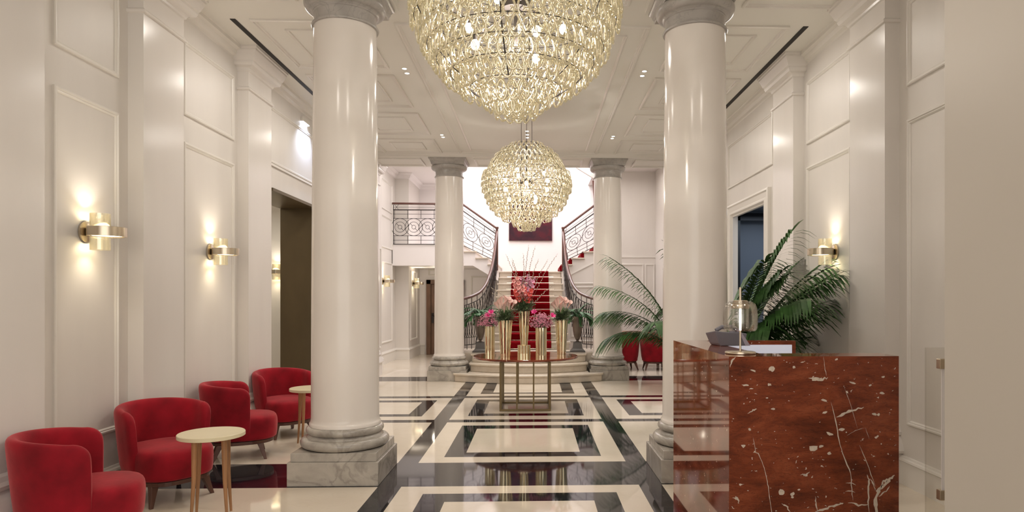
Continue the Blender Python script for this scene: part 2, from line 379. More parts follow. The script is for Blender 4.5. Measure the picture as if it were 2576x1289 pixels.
# side room behind left opening
wall('wall_side_room', [(-6.2,-3.84,12.0,12.1,0,3.4),(-6.3,-6.2,8,12,0,3.4),(-6.2,-3.5,7.9,8.0,0,3.4),(-6.2,-3.5,8.0,12.0,3.3,3.4)], WALL, 'pale wall of the side room beyond the bronze opening')
# grey room behind right door
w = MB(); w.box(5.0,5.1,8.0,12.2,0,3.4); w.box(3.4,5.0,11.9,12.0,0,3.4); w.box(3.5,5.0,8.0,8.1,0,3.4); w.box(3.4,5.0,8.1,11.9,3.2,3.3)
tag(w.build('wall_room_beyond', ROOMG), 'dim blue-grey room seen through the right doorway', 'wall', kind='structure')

# pilasters -----------------------------------------------------------
PB = [(0,.52),(.012,.50),(.02,.47),(.034,.445),(.030,.42),(.014,.415),(.02,.40),(.045,.36),(.07,.31),(.078,.29),(.072,.268),(.045,.255),(.045,0),(0,0)]
PC = [(0,4.03),(.02,4.035),(.026,4.05),(.02,4.062),(.008,4.07),(0,4.075)]
CORN = [(0,4.245),(.015,4.255),(.02,4.275),(.03,4.285),(.075,4.30),(.088,4.33),(.088,4.35),(.10,4.36),(.125,4.42),(.14,4.45),(.14,4.47),(.155,4.475),(.155,4.5),(0,4.5)]
CORB = [(0,4.37),(.01,4.385),(.04,4.40),(.06,4.44),(.10,4.455),(.10,4.49),(.11,4.5),(0,4.5)]
BASEB = [(0,.252),(.012,.25),(.016,.235),(.026,.225),(.03,.208),(.018,.20),(.018,0),(0,0)]
PY = [(3.9,4.54),(5.66,6.30),(7.70,8.36),(11.0,11.7),(13.75,14.12)]
tn = 0
for sx in (-1, 1):
    for a, b in PY:
        tn += 1; mb = MB(); X0, X1 = sorted((sx*XW, sx*XP)); mb.box(X0, X1, a, b, 0, H)
        path = [(sx*XW, a), (sx*XP, a), (sx*XP, b), (sx*XW, b)]
        for pr in (PB, PC, CORN): run(mb, path, pr, side=-1 if sx < 0 else 1)
        tag(mb.build('trim_%d' % tn, PIL), '%s wall pilaster number %d from the entrance, with moulded base and cornice' % ('left' if sx < 0 else 'right', PY.index((a,b))+1), 'pilaster', kind='structure')
# bay cornices and baseboards
for sx, nm in ((-1,'left'), (1,'right')):
    mb = MB(); cb = MB(); edges = [(-3,3.9)] + [(PY[i][1], PY[i+1][0]) for i in range(len(PY)-1)]
    for a, b in edges:
        run(mb, [(sx*XW,a),(sx*XW,b)], CORB, side=-1 if sx<0 else 1)
        if a > 8 and a < 9:
            cut = [(a,8.69),(10.44,b)] if sx < 0 else [(a,8.78),(10.66,b)]
            for c in cut: run(cb, [(sx*XW,c[0]),(sx*XW,c[1])], BASEB, side=-1 if sx<0 else 1)
        else: run(cb, [(sx*XW,a),(sx*XW,b)], BASEB, side=-1 if sx<0 else 1)
    if sx < 0:
        run(cb, [(-3.32,14.12),(-3.32,14.9),(-3.62,14.9),(-3.62,17.72),(-3.26,17.72),(-3.26,19.4),(-3.1,19.4)], [(p[0]*1.4,p[1]*1.25) for p in BASEB], side=-1)
    tn += 1; tag(mb.build('trim_%d' % tn, TRIM), 'moulded cornice along the %s wall between pilasters' % nm, 'cornice', kind='structure')
    tag(cb.build('baseboard_%s' % nm, TRIM), 'ivory moulded baseboard of the %s wall' % nm, 'baseboard', kind='structure')
# stair hall cornice
mb = MB(); run(mb, [(-3.62,14.9),(-3.62,17.72),(-3.26,17.72),(-3.26,19.4),(-2.05,19.4)], [(0,4.85),(.03,4.87),(.06,4.95),(.12,4.98),(.12,5.1),(0,5.1)], side=-1)
tn += 1; tag(mb.build('trim_%d' % tn, STAIRW), 'white cornice around the upper gallery', 'cornice', kind='structure')

# ceiling -------------------------------------------------------------
c = MB(); c.box(-3.6,3.6,-3,12.97,H,H+.1); c.box(-3.7,3.6,12.97,13.97,4.42,H+.7)
ce = c.build('ceiling', CEIL); tag(ce, 'ivory coffered ceiling over the lobby', 'ceiling', kind='structure')
c = MB(); c.box(-3.8,-2.05,13.97,19.4,5.0,5.1); c.box(1.7,3.5,13.97,19.4,5.0,5.1); c.box(-2.2,1.85,14,19.4,7.6,7.7)
tag(c.build('ceiling_stair_hall', STAIRW), 'white ceiling above the stair hall', 'ceiling', kind='structure')
CM = [(0,0),(.0,.018),(.012,.026),(.026,.026),(.032,.014),(.048,.016),(.056,0)]
CM2 = [(0,0),(.0,.016),(.01,.02),(.03,.012),(.034,0)]
def cfr(x0,x1,y0,y1,pr=CM,z=H):
    mb = MB(); frame_rect(mb, (0,0,z), (1,0,0), (0,1,0), (0,0,-1), x0,x1,y0,y1, pr); mb.build('ceiling_moulding', TRIM, ce)
for y0, y1 in ((6.85,8.23),(8.5,9.88),(10.2,11.52),(11.86,13.15-.22)):
    for sx in (-1,1):
        a, b = sorted((sx*1.69, sx*2.82)); cfr(a,b,y0,y1)
        a, b = sorted((sx*1.95, sx*2.55)); cfr(a,b,y0+.25,y1-.25,CM2)
cfr(-1.35,1.35,6.9,12.93); cfr(-1.13,1.13,7.15,12.7,CM2)
for sx in (-1,1):
    a, b = sorted((sx*2.16, sx*3.09)); cfr(a,b,5.5,6.41)
    a, b = sorted((sx*1.69, sx*2.82)); cfr(a,b,3.2,5.1)
cfr(-1.05,1.05,5.5,6.41); cfr(-1.35,1.35,1.0,5.1)
for a,b in ((-3.1,-2.15),(-1.1,1.1),(2.15,3.1)): cfr(a,b,13.12,13.8,CM,4.42)
mb = MB(); mb.prism([(12.93,4.5),(12.945,4.47),(12.96,4.45),(12.97,4.42),(12.97,4.5)], lambda a,b:(-3.32,a,b), lambda a,b:(3.32,a,b)); mb.build('ceiling_moulding', TRIM, ce)
for sx, nm in ((-1,'left'),(1,'right')):
    mb = MB(); a, b = sorted((sx*2.965, sx*3.02)); mb.box(a, b, 6.86, 12.6, 4.494, 4.5)
    t = mb.build('air_slot', SLOTB); tag(t, 'long black linear air slot in the %s side of the ceiling' % nm, 'air vent', 'black air slots')

# doors ---------------------------------------------------------------
# right door casing + leaf
cas = MB()
prof = [(0,0),(0,.05),(.03,.06),(.05,.045),(.12,.035),(.14,.05),(.16,.05),(.18,.015),(.2,.012),(.2,0)]
frame_rect(cas, (XW,0,0), (0,1,0), (0,0,1), (-1,0,0), 8.775, 10.66, -1.0, 3.13, prof)
cas.v = [(x,y,max(z,0)) for x,y,z in cas.v]
cas.box(3.32,3.39,8.955,8.967,0,2.94); cas.box(3.32,3.39,10.462,10.475,0,2.94)
d1 = cas.build('door_1', TRIM); tag(d1, 'white moulded casing around the tall right doorway', 'doorway', kind='structure')
mb = MB(); mb.box(3.74,3.79,11.6,11.65,0,3.1); mb.box(3.42,4.9,11.6,11.65,3.02,3.15); mb.build('dark_frame', pbr('black_metal', (.01,.01,.012), .4), d1)
# left bronze lining
mb = MB(); mb.box(-3.86,-3.30,10.40,10.445,0,3.04); mb.box(-3.86,-3.30,8.69,10.44,3.03,3.07); mb.box(-3.86,-3.325,8.68,8.70,0,3.06)
tag(mb.build('door_2', BRZ), 'wide opening lined in dark bronze in the left wall', 'doorway', kind='structure')
mb = MB(); mb.box(-3.33,-3.30,8.45,10.6,3.355,3.385); tn += 1
tag(mb.build('trim_%d' % tn, TRIM), 'thin ledge over the bronze opening', 'moulding', kind='structure')
# back door under gallery
mb = MB(); X0, X1 = -3.05, -1.95
mb.box(X0,X0+.13,19.3,19.4,0,2.19); mb.box(X1-.13,X1,19.3,19.4,0,2.19); mb.box(X0,X1,19.3,19.4,2.06,2.19); mb.box(X0+.13,X1-.13,19.36,19.395,0,2.06)
d3 = mb.build('door_3', DOORW, bevel=.006); tag(d3, 'dark wooden door with glass under the gallery', 'door', kind='structure')
mb = MB(); mb.box(X0+.26,X1-.26,19.34,19.365,1.08,1.98); mb.box(X0+.26,X1-.26,19.34,19.365,.2,1.0); mb.build('pane', DOORG, d3)
mb = MB(); mb.box(X0+.15,X0+.21,19.32,19.36,.92,1.22); mb.tube([(X0+.18,19.32,1.18),(X0+.2,19.28,1.14),(X0+.3,19.28,1.04),(X0+.75,19.28,1.03)], .014); mb.build('handle', IRON, d3)

# ------------------------------------------------------------------ columns
def column(x, y, label):
    t = thing('column', label, 'column', (x,y,0), 0, 'lobby columns')
    mb = MB(); h = .3875; mb.box(-h,h,-h,h,0,.205); mb.build('plinth', CARR, t, bevel=.004)
    mb = MB(); h = .365; mb.box(-h,h,-h,h,.205,.28); mb.build('plinth_cap', CARR, t, bevel=.004)
    pr = [(.36,.28)]
    def torus(r, z, rr):
        return [(r + rr*math.cos(a), z + rr*math.sin(a)) for a in [R(-90+k*18) for k in range(11)]]
    pr += torus(.345,.325,.045) + [(.338,.372),(.335,.382),(.315,.392),(.312,.398)] + torus(.308,.433,.034) + [(.305,.47)]
    mb = MB(); mb.lathe(pr, n=64); mb.build('base_moulding', CARR, t, smooth=True, ang=50)
    mb = MB(); pr = [(.314,.468),(.314,.492),(.309,.498),(.302,.51),(.298,.54)]
    for k in range(1, 13):
        u = k/12; pr.append((.298 - .023*u**1.6, .54 + (4.06-.54)*u))
    pr += [(.275,4.075)]
    mb.lathe(pr, n=72); mb.build('shaft', SHAFT, t, smooth=True, ang=50)
    mb = MB(); pr = [(.278,4.065),(.292,4.068),(.297,4.078),(.292,4.09),(.279,4.094),(.274,4.11),(.274,4.185),(.283,4.19),(.283,4.2),(.292,4.205),(.300,4.215)]
    for k in range(1, 9):
        a = R(k*90/8); pr.append((.300+.062*math.sin(a), 4.275-.06*math.cos(a)))
    pr += [(.362,4.29),(.34,4.30)]
    mb.lathe(pr, n=64); mb.build('capital', CARR2, t, smooth=True, ang=50)
    mb = MB(); sq = lambda w, z: [(-w,-w,z),(w,-w,z),(w,w,z),(-w,w,z)]
    mb.rings([sq(.318,4.295),sq(.325,4.305),(sq(.325,4.325)),sq(.333,4.335),sq(.34,4.36),sq(.355,4.38),sq(.368,4.39),sq(.368,4.42)])
    mb.build('abacus', CARR2, t, bevel=.002)
    return t
c0 = column(-1.61, 6.06, 'tall ivory column with grey marble base, nearest on the left')
for x, y, l in ((1.61,6.06,'tall ivory column behind the reception desk'),(-1.61,13.36,'ivory column left of the staircase steps'),(1.61,13.36,'ivory column right of the staircase steps')): dup(c0, (x,y,0), 0, l)

# beam above front columns so the capitals carry something
mb = MB(); 
for x in (-1.61,1.61): mb.box(x-.4,x+.4,5.66,6.46,4.42,H)
tn += 1; tag(mb.build('trim_%d' % tn, CEIL), 'shallow ceiling blocks resting on the front column capitals', 'ceiling block', kind='structure')

# ------------------------------------------------------------------ staircase
T0 = .495; RI = .1705; TD = .315; YS = 14.59
def arcstep(hw, yc, ye, back, z0, z1, plinth=False):
    pts = []
    n = 24
    for k in range(n+1):
        u = -1 + 2*k/n; pts.append((u*hw*.93, yc + (ye-yc-.10)*u*u))
    e = pts[-1]; pts += [(hw*.985, e[1]+.05), (hw, e[1]+.12)]
    pts = [(-hw, e[1]+.12), (-hw*.985, e[1]+.05)] + pts
    if plinth: pts = pts[:] + [(hw,12.965),(1.2,12.965),(1.2,back),(-1.2,back),(-1.2,12.965),(-hw,12.965)]
    else: pts += [(hw,back),(-hw,back)]
    return pts
def inset(pts, d, c=(0,13.6)):
    out = []
    for x, y in pts:
        out.append((x - math.copysign(min(d, abs(x)), x)*(1 if abs(x) > .3 else abs(x)/.3), y + (d if y < 13.2 else 0)))
    return out
stair = thing('staircase', 'beige marble grand staircase with curved lower steps, splitting at a landing', 'staircase', (0,13,0))
def child(mb, name, m, par=None, **k):
    par = par or stair; l = par.location; mb.v = [(x-l[0], y-l[1], z-l[2]) for x,y,z in mb.v]; return mb.build(name, m, par, **k)
for i, (hw, yc, ye, bk, pl) in enumerate(((1.49,12.44,12.92,13.4,True),(1.205,12.76,13.22,13.8,False),(1.205,13.08,13.50,14.0,False))):
    z0 = i*.165; pts = arcstep(hw, yc, ye, bk, 0, 0, pl); ins = inset(pts, .03); mb = MB()
    mb.prism(ins, lambda a,b: (a,b,z0), lambda a,b: (a,b,z0+.125))
    mb.prism(pts, lambda a,b: (a,b,z0+.125), lambda a,b: (a,b,z0+.165))
    child(mb, 'stair_step', STEPM, bevel=.012)
mb = MB(); mb.box(-1.78,1.78,13.78,15.0,0,T0); child(mb, 'stair_platform', STEPM, bevel=.008)
for k in range(1, 12):
    y = YS + (k-1)*TD; z = T0 + k*RI; mb = MB()
    hw = .86 + (.06 if k == 1 else .03 if k == 2 else 0)
    mb.box(-hw+.03,hw-.03,y+.02,y+TD+.03,z-RI-.02,z-.035); mb.box(-hw,hw,y-.02,y+TD+.02,z-.035,z); child(mb, 'stair_step', STEPM, bevel=.008)
ZL = T0 + 11*RI
mb = MB(); mb.box(-.86,.86,17.74+TD,19.395,ZL-.15,ZL); child(mb, 'landing', STEPM)
# body below flight
mb = MB()
mb.prism([(15.0,0),(17.9,0),(17.9,ZL-.05),(17.7,ZL-.2),(15.0,T0+.05)], lambda a,b: (-.8,a,b), lambda a,b: (.8,a,b)); child(mb, 'flight_body', STAIRW)
XR = [.87,1.12,1.44,1.76]
for sx in (-1,1):
    poly = [(sx*.84,ZL-.02)]
    for k, X in enumerate(XR): poly += [(sx*(X), ZL+k*RI*1.0), (sx*X, ZL+(k+1)*RI)]
    zb = ZL + 4*RI
    if sx < 0: poly += [(-3.6,zb),(-3.6,2.5),(-1.5,2.5),(-1.03,2.22),(-.84,2.1)]
    else: poly += [(2.0,zb),(2.0,0),(.84,0)]
    mb = MB(); mb.prism(poly, lambda a,b: (a,17.3,b), lambda a,b: (a,19.39 if sx<0 else 19.39,b)); child(mb, 'side_flight', STAIRW if sx < 0 else WALL)
    for k, X in enumerate(XR):
        mb = MB(); x0, x1 = sorted((sx*(X-.035), sx*(XR[k+1] if k < 3 else 2.0 if sx > 0 else 3.0)))
        if k == 3: x0, x1 = sorted((sx*(X-.035), sx*(X+.3)))
        mb.box(x0,x1,17.26,19.39,ZL+(k+1)*RI-.035,ZL+(k+1)*RI+.002); child(mb, 'stair_tread', STEPM, bevel=.008)
# small panelled front under right flight
mb = MB()
for u0,u1,v0,v1 in ((.98,1.85,.5,2.05),(1.08,1.75,.62,1.95)): frame_rect(mb, (0,17.3,0), (1,0,0), (0,0,1), (0,-1,0), u0,u1,v0,v1, PM)
mb.hexa([(.9,17.28,2.17),(1.98,17.28,2.72),(1.98,17.3,2.72),(.9,17.3,2.17)], [(.9,17.28,2.21),(1.98,17.28,2.76),(1.98,17.3,2.76),(.9,17.3,2.21)])
child(mb, 'panel_moulding', TRIM)
# carpet
cp = thing('stair_carpet', 'deep red carpet runner down the middle of the staircase', 'carpet', (0,YS,T0))
prof = [(YS-.03, T0+.004)]
mb = MB(); line = []
for k in range(1, 12):
    y = YS + (k-1)*TD; z = T0 + k*RI
    line += [(y-.012+.03, z-RI+.004), (y-.012, z-.04), (y-.032, z-.035), (y-.034, z-.006), (y-.02, z+.008)]
    line += [(y+TD-.02, z+.008)] if k < 11 else [(19.0, z+.008)]
top = [(-.49, y, z) for y, z in line] + [(.49, y, z) for y, z in line]; n = len(line)
mb.add(top, [(i, i+1, i+1+n, i+n) for i in range(n-1)]); child(mb, 'runner', CARPET, cp)
for k in range(1, 12):
    mb = MB(); y = YS+(k-1)*TD-.0; z = T0+(k-1)*RI+.02
    mb.tube([(-.62,y,z),(.62,y,z)], .007); child(mb, 'stair_rod', BRASS, cp)
for k in range(4):
    X = XR[k]; mb = MB(); zt = ZL+(k+1)*RI
    mb.prism([(X-.07,zt-RI+.01),(X-.09,zt-.09),(X-.07,zt-.03),(X-.04,zt+.012),(X+.22,zt+.012),(X+.22,zt-.01),(X-.0,zt-.01),(X-.0,zt-RI+.01)], lambda a,b:(a,17.5,b), lambda a,b:(a,18.9,b))
    child(mb, 'side_runner', CARPET, cp)

# railings ---------------------------------------------------------------
def bil(q, u, v):
    a, b, c, d = [Vector(p) for p in q]   # bottom-left, bottom-right, top-right, top-left
    return (a*(1-u)+b*u)*(1-v) + (d*(1-u)+c*u)*v
def scroll_panel(parent, q, ncirc, L, Hh, off=(0,0,0), posts=0):
    """ironwork panel mapped on quad q; u along, v up"""
    W = 8
    mb = MB()
    ln = lambda u0,v0,u1,v1,r=.007: mb.tube([bil(q,u0+(u1-u0)*k/W,v0+(v1-v0)*k/W) for k in range(W+1)], r, 5)
    for v, r in ((0,.010),(.10,.006),(.21,.007),(.64,.007),(.75,.006),(.855,.015)): ln(0,v,1,v,r)
    k = max(2, round(L/.38))
    for i in range(k+1):
        u = min(.995, max(.005, .02+i*.96/k)); ln(u,0,u,.21); ln(u,.64,u,.855)
        if i % 3 == 0:
            du = .04/L*1.3; ln(u+.03-du,.86,u+.03+du,.985,.005); ln(u+.03-du,.985,u+.03+du,.86,.005)
    ln(.005,0,.005,.98,.009); ln(.995,0,.995,.98,.009); ln(0,.92,1,.92,.004)
    mb.build('iron_bars', IRON, parent, smooth=True)
    mb = MB(); rv = .215
    for i in range(ncirc):
        cu = (i+.5)/ncirc
        ru = rv*Hh/L
        for rr, th in ((1,.007),(.60,.006),(.22,.006)):
            mb.tube([bil(q, cu+ru*rr*math.cos(a), .425+rv*rr*math.sin(a)) for a in [2*PI*k/20 for k in range(20)]], th, 5, True)
        for a in (R(135), R(-45)) :
            mb.tube([bil(q, cu+ru*s_*math.cos(a), .425+rv*s_*math.sin(a)) for s_ in (.22,.6)], .006, 5)
        # acanthus leaf strokes linking scrolls
        if i < ncirc-1:
            c2 = 1/ncirc
            mb.tube([bil(q, cu+c2*t, .425+rv*.62*math.sin((t-.5)*PI)) for t in [.08+.84*k/8 for k in range(9)]], [.004,.008,.012,.016,.018,.016,.012,.008,.004], 6, flat=.4)
    mb.build('scroll_ornament', IRON, parent, smooth=True)
def railing_things(sx):
    nm = 'left' if sx < 0 else 'right'
    t = thing('stair_railing', 'wrought iron scroll railing with mahogany handrail on the %s of the stairs' % nm, 'railing', (sx*.9,17.3,T0), 0, 'stair railings')
    Lc = t.location
    sub = lambda p: (p[0]-Lc[0], p[1]-Lc[1], p[2]-Lc[2])
    nw = (sx*.855, 17.28, 3.46)
    tp = (sx*1.775, 17.28, 4.115)
    q = [sub((sx*.98,17.28,2.66)), sub((sx*1.775,17.28,3.04)), sub((sx*1.775,17.28,4.10)), sub((sx*.88,17.28,3.45))]
    scroll_panel(t, q, 2, 1.0, 1.06)
    if sx < 0:
        q = [sub((-3.58,17.28,3.06)), sub((-1.79,17.28,3.06)), sub((-1.79,17.28,4.11)), sub((-3.58,17.28,4.11))]
        scroll_panel(t, q, 5, 1.79, 1.05)
        pts = [(-3.60,17.28,4.125), tp, (sx*.88,17.28,3.485)]
    else:
        pts = [(sx*1.66,17.28,4.75),(sx*1.70,17.28,4.3),(sx*1.70,17.28,4.10),(sx*.88,17.28,3.485)]
        q = [sub((1.70,17.28,3.1)), sub((1.78,17.6,3.3)), sub((1.74,17.6,4.8)), sub((1.68,17.28,4.1))]
        scroll_panel(t, q, 1, .5, 1.3)
    mb = MB(); mb.tube([sub(p) for p in pts], .028, 8); mb.build('upper_handrail', HANDR, t, smooth=True)
    mb = MB(); x, y, z = sub((sx*.87,17.28,ZL)); mb.box(x-.03,x+.03,y-.03,y+.03,z,z+1.12); mb.box(x-.042,x+.042,y-.042,y+.042,z+1.1,z+1.15); mb.build('newel_post', HANDR, t, bevel=.006)
    # lower sweeping rail
    P = [(.87,17.28,3.40),(.885,16.9,3.05),(.89,16.4,2.72),(.91,15.9,2.42),(.94,15.5,2.20),(1.0,15.1,1.96),(1.11,14.8,1.78),(1.25,14.58,1.69),(1.36,14.4,1.645),(1.43,14.2,1.62),(1.42,14.08,1.6)]
    # smooth resample
    def cr(P, n=5):
        out = []
        for i in range(len(P)-1):
            p0, p1, p2, p3 = [Vector(P[min(max(j,0),len(P)-1)]) for j in (i-1,i,i+1,i+2)]
            for k in range(n):
                t_ = k/n; out.append(.5*((2*p1)+(-p0+p2)*t_+(2*p0-5*p1+4*p2-p3)*t_*t_+(-p0+3*p1-3*p2+p3)*t_**3))
        out.append(Vector(P[-1])); return out
    P = [Vector((sx*p[0],p[1],p[2])) for p in cr([Vector(p) for p in P])]
    mb = MB(); mb.tube([sub(p) for p in P], .034, 8); mb.build('lower_handrail', HANDR, t, smooth=True)
    def base(p):
        k = max(0, math.floor((p.y - YS)/TD)+1); return max(T0+.06, T0 + k*RI + .05) if p.y > YS else T0+.13
    low = [Vector((p.x, p.y, max(T0+.12, p.z-1.0+.07 if p.y > 14.7 else T0+.12))) for p in P]
    mid = [p + Vector((0,0,-.15)) for p in P]
    lo2 = [p + Vector((0,0,.16)) for p in low]
    mb = MB()
    for l_, r_ in ((mid,.010),(low,.010),(lo2,.007)): mb.tube([sub(p) for p in l_], r_, 5)
    mb.build('iron_bars', IRON, t, smooth=True)
    for i in range(0, len(P), 2):
        mb = MB(); a, b = low[i], mid[i]
        if i % 4 == 0: mb.tube([sub(a - Vector((0,0,.1))), sub(P[i])], .008, 5)
        else: mb.tube([sub(a), sub(b)], .006, 5)
        mb.build('baluster', IRON, t)
        if i+4 < len(P):
            mb = MB(); c_, d_ = lo2[i+4], mid[i+4]; a = lo2[i]
            mb.tube([sub(a.lerp(d_, t_) + Vector((sx*.0,0,-.18*math.sin(t_*PI)))) for t_ in [k/8 for k in range(9)]], .006, 5)
            mb.tube([sub(mid[i].lerp(c_, t_) + Vector((0,0,.12*math.sin(t_*PI)))) for t_ in [k/8 for k in range(9)]], .006, 5)
            mb.build('scroll_ornament', IRON, t, smooth=True)
railing_things(-1); railing_things(1)

# painting
mb = MB(); mb.box(-.635,.635,19.35,19.395,3.35,4.65); tag(mb.build('painting', ART), 'dark crimson abstract canvas on the stairwell wall', 'painting')

# ------------------------------------------------------------------ chandeliers
PROF = [(.63,.17),(.55,.34),(.45,.455),(.33,.54),(.22,.585),(.195,.645),(.02,.665),(-.06,.655),(-.10,.625),(-.18,.60),(-.26,.56),(-.35,.49),(-.43,.40),(-.50,.29),(-.55,.17),(-.60,.06)]
def prad(dz):
    for (a, ra), (b, rb) in zip(PROF, PROF[1:]):
        if a >= dz >= b: return ra + (rb-ra)*(a-dz)/(a-b)
    return .05
link = MB(); pts = []
for k in range(16):
    a = 2*PI*k/16; w = .034*(1 - .5*max(0, math.cos(a)))   # narrow at the top
    pts.append((w*math.sin(a), .010*math.cos(a), -.062 + .060*math.cos(a)))
link.tube(pts, .0072, 6, True)
link.ball((-.011,.006,.004), .009, 6, 4); link.ball((.011,.006,.004), .009, 6, 4)
linkme = link.mesh('glass_link', CG, True, 80)
def chandelier(cz, label, vis):
    t = thing('chandelier', label, 'chandelier', (0,0,cz), 0, 'glass link globe chandeliers')
    rows = []; z = .62
    while z > -.545: rows.append(z); z -= .0855
    L = []
    for i, (z, r) in enumerate([(z, prad(z-.03)) for z in rows] + [(-.548,.155),(-.552,.085),(-.55,.03)] + [(z-.043, prad(z-.06)-.055) for z in rows[1:-1:2]]):
        n = max(3, int(2*PI*r/.071))
        tilt = -math.atan2(prad(z-.1)-prad(z), .1)
        for k in range(n):
            a = 2*PI*(k + .5*(i % 2))/n
            M = Matrix.Rotation(a - PI/2, 4, 'Z'); pos = Vector((r*math.cos(a), r*math.sin(a), z))
            Mx = Matrix.Translation(pos) @ Matrix.Rotation(a + PI/2, 4, 'Z') @ Matrix.Rotation(tilt*.4 + rnd.uniform(-.06,.06), 4, 'X') @ Matrix.Rotation(rnd.uniform(-.12,.12), 4, 'Y') @ Matrix.Rotation(rnd.uniform(-.25,.25),4,'Z')
            L.append((vis(pos), Mx))
    L.sort(key=lambda e: e[0])
    for s_, M in L[:98]:
        o = bpy.data.objects.new('glass_link', linkme); COL.objects.link(o); o.parent = t; o.matrix_local = M
    mb = MB()
    for s_, M in L[98:]: mb.merge(link, M)
    o = mb.build('glass_link', CG, t, smooth=True, ang=80); o['kind'] = 'stuff'
    # frame
    mb = MB()
    for z in rows: mb.tube([((prad(z)-.012)*math.cos(a), (prad(z)-.012)*math.sin(a), z+.006) for a in [2*PI*k/40 for k in range(40)]], .0028, 4, True)
    for k in range(6):
        a = 2*PI*k/6+.4; mb.tube([((prad(z)-.02)*math.cos(a), (prad(z)-.02)*math.sin(a), z) for z in rows], .004, 4)
    mb.tube([(0,0,.66),(0,0,-.2)], .012, 6); mb.cyl((0,0,0), .1, .02, .07, 16)
    mb.build('frame', IRON, t)
    for k in range(12):
        a = 2*PI*k/12; r = .36 if k % 2 else .26; z = [.2,-.02,-.2,.05][k % 4]
        b = MB(); b.tube([(0,0,.045),(r*.5*math.cos(a),r*.5*math.sin(a),z*.6+.06),(r*math.cos(a),r*math.sin(a),z+.05)], .006, 5); b.cyl((r*math.cos(a),r*math.sin(a),0), .014, z+.02, z+.06, 8); b.build('lamp_arm', IRON, t)
        b = MB(); b.ball((r*math.cos(a), r*math.sin(a), z), .028, 12, 8, 1.2); b.build('bulb', BULB, t, smooth=True)
    mb = MB()
    for x, y in ((0,0),(.08,.0),(-.08,.0)): mb.tube([(x,y,.62),(x,y,H-cz)], .0035, 4)
    mb.cyl((0,0,0), .14, H-cz-.03, H-cz, 24); mb.build('suspension', IRON, t)
    return t
camv = Vector((.12,0,1.6))
ch1 = chandelier(3.43, 'huge pale gold glass link chandelier hanging nearest, cut off by the frame top', lambda p: (p+Vector((0,4.2,3.43))-camv).length + (0 if p.z < .05 else 5)); ch1.location = (0,4.2,3.43)
ch2 = chandelier(3.30, 'whole pale gold glass link globe chandelier hanging over the flower table', lambda p: (p+Vector((0,9.8,3.3))-camv).length); ch2.location = (0,9.8,3.30)

# ------------------------------------------------------------------ downlights
i = 0
DLP = [(sx*1.51, y) for y in (8.27,8.44,11.57,11.73) for sx in (-1,1)] + [(-.01,11.27),(-.01,11.51),(-.01,11.72),(-1.51,5.0),(1.51,5.0)]
names = {}
for x, y in DLP:
    side = 'left of the centre' if x < -.5 else 'right of the centre' if x > .5 else 'behind the far chandelier'
    pr = {8.27:'front spot of the near pair',8.44:'rear spot of the near pair',11.57:'front spot of the far pair',11.73:'rear spot of the far pair',11.27:'nearest spot of three',11.51:'middle spot of three',11.72:'farthest spot of three',5.0:'spot above the frame'}[y]
    t = thing('ceiling_downlight', 'small lit ceiling %s, %s' % (pr, side), 'downlight', (x,y,H), 0, 'recessed ceiling downlights')
    mb = MB(); mb.lathe([(.04,0),(.04,-.004),(.028,-.004),(.026,0)], n=20); mb.build('ring', TRIM, t)
    mb = MB(); mb.cyl((0,0,0), .026, -.003, -.001, 16); mb.build('lens', DISC, t)

# ------------------------------------------------------------------ wall sconces
def sconce(x, y, z, rz, label):
    t = thing('wall_sconce', label, 'wall lamp', (x,y,z), rz, 'brass ring wall sconces')
    mb = MB(); mb.lathe([(.0001,0),(.078,0),(.082,.006),(.082,.018),(.07,.024),(.0001,.024)], n=32); mb.xform(Matrix.Rotation(PI/2,4,'Y')); mb.build('backplate', BRASS, t, smooth=True)
    mb = MB(); mb.box(.02,.05,-.02,.02,-.03,.03); mb.build('bracket', SLOTB, t)
    cx = .165; mb = MB()
    mb.lathe([(.127,-.036),(.132,-.034),(.132,.034),(.127,.036),(.118,.036),(.116,.03),(.116,-.03),(.118,-.036),(.127,-.036)], (cx,0,0), 48, cap0=False, cap1=False); mb.build('ring_band', BRASS, t, smooth=True)
    mb = MB(); mb.lathe([(.115,-.026),(.115,.026)], (cx,0,0), 40); mb.build('diffuser', SCE, t)
    mb = MB(); mb.lathe([(.066,.034),(.068,.036),(.068,.14),(.065,.14),(.065,.036)], (.115,0,0), 40, 40, .05, False, False)
    mb.build('upper_glass', SG, t, smooth=True, ang=80)
    mb = MB(); mb.lathe([(.065,-.036),(.065,-.138),(.068,-.138),(.068,-.036)], (.115,0,0), 40, 40, .05, False, False); mb.lathe([(.0001,-.137),(.066,-.137)], (.115,0,0), 24, cap0=False, cap1=False)
    mb.build('lower_glass', SG, t, smooth=True, ang=80)
    return t
s0 = sconce(-XW, 5.13, 2.12, 0, 'brass ring wall sconce nearest on the left wall')
SC = [(-XW,5.13,2.12,0)]
for x,y,z,rz,l in ((-XW,7.06,2.11,0,'brass ring wall sconce on the left wall between the two tall pilasters'),(XW,6.88,2.11,PI,'brass ring wall sconce on the right wall above the palm shadow'),
                   (-3.62,16.25,2.06,0,'small distant brass sconce left of the far corner, beside the gallery'),(-3.26,18.3,2.06,0,'farthest brass sconce, next to the dark wooden door'),(-4.50,12.0,2.1,-PI/2,'brass sconce glimpsed through the bronze opening')):
    dup(s0, (x,y,z), rz, l); SC.append((x,y,z,rz))

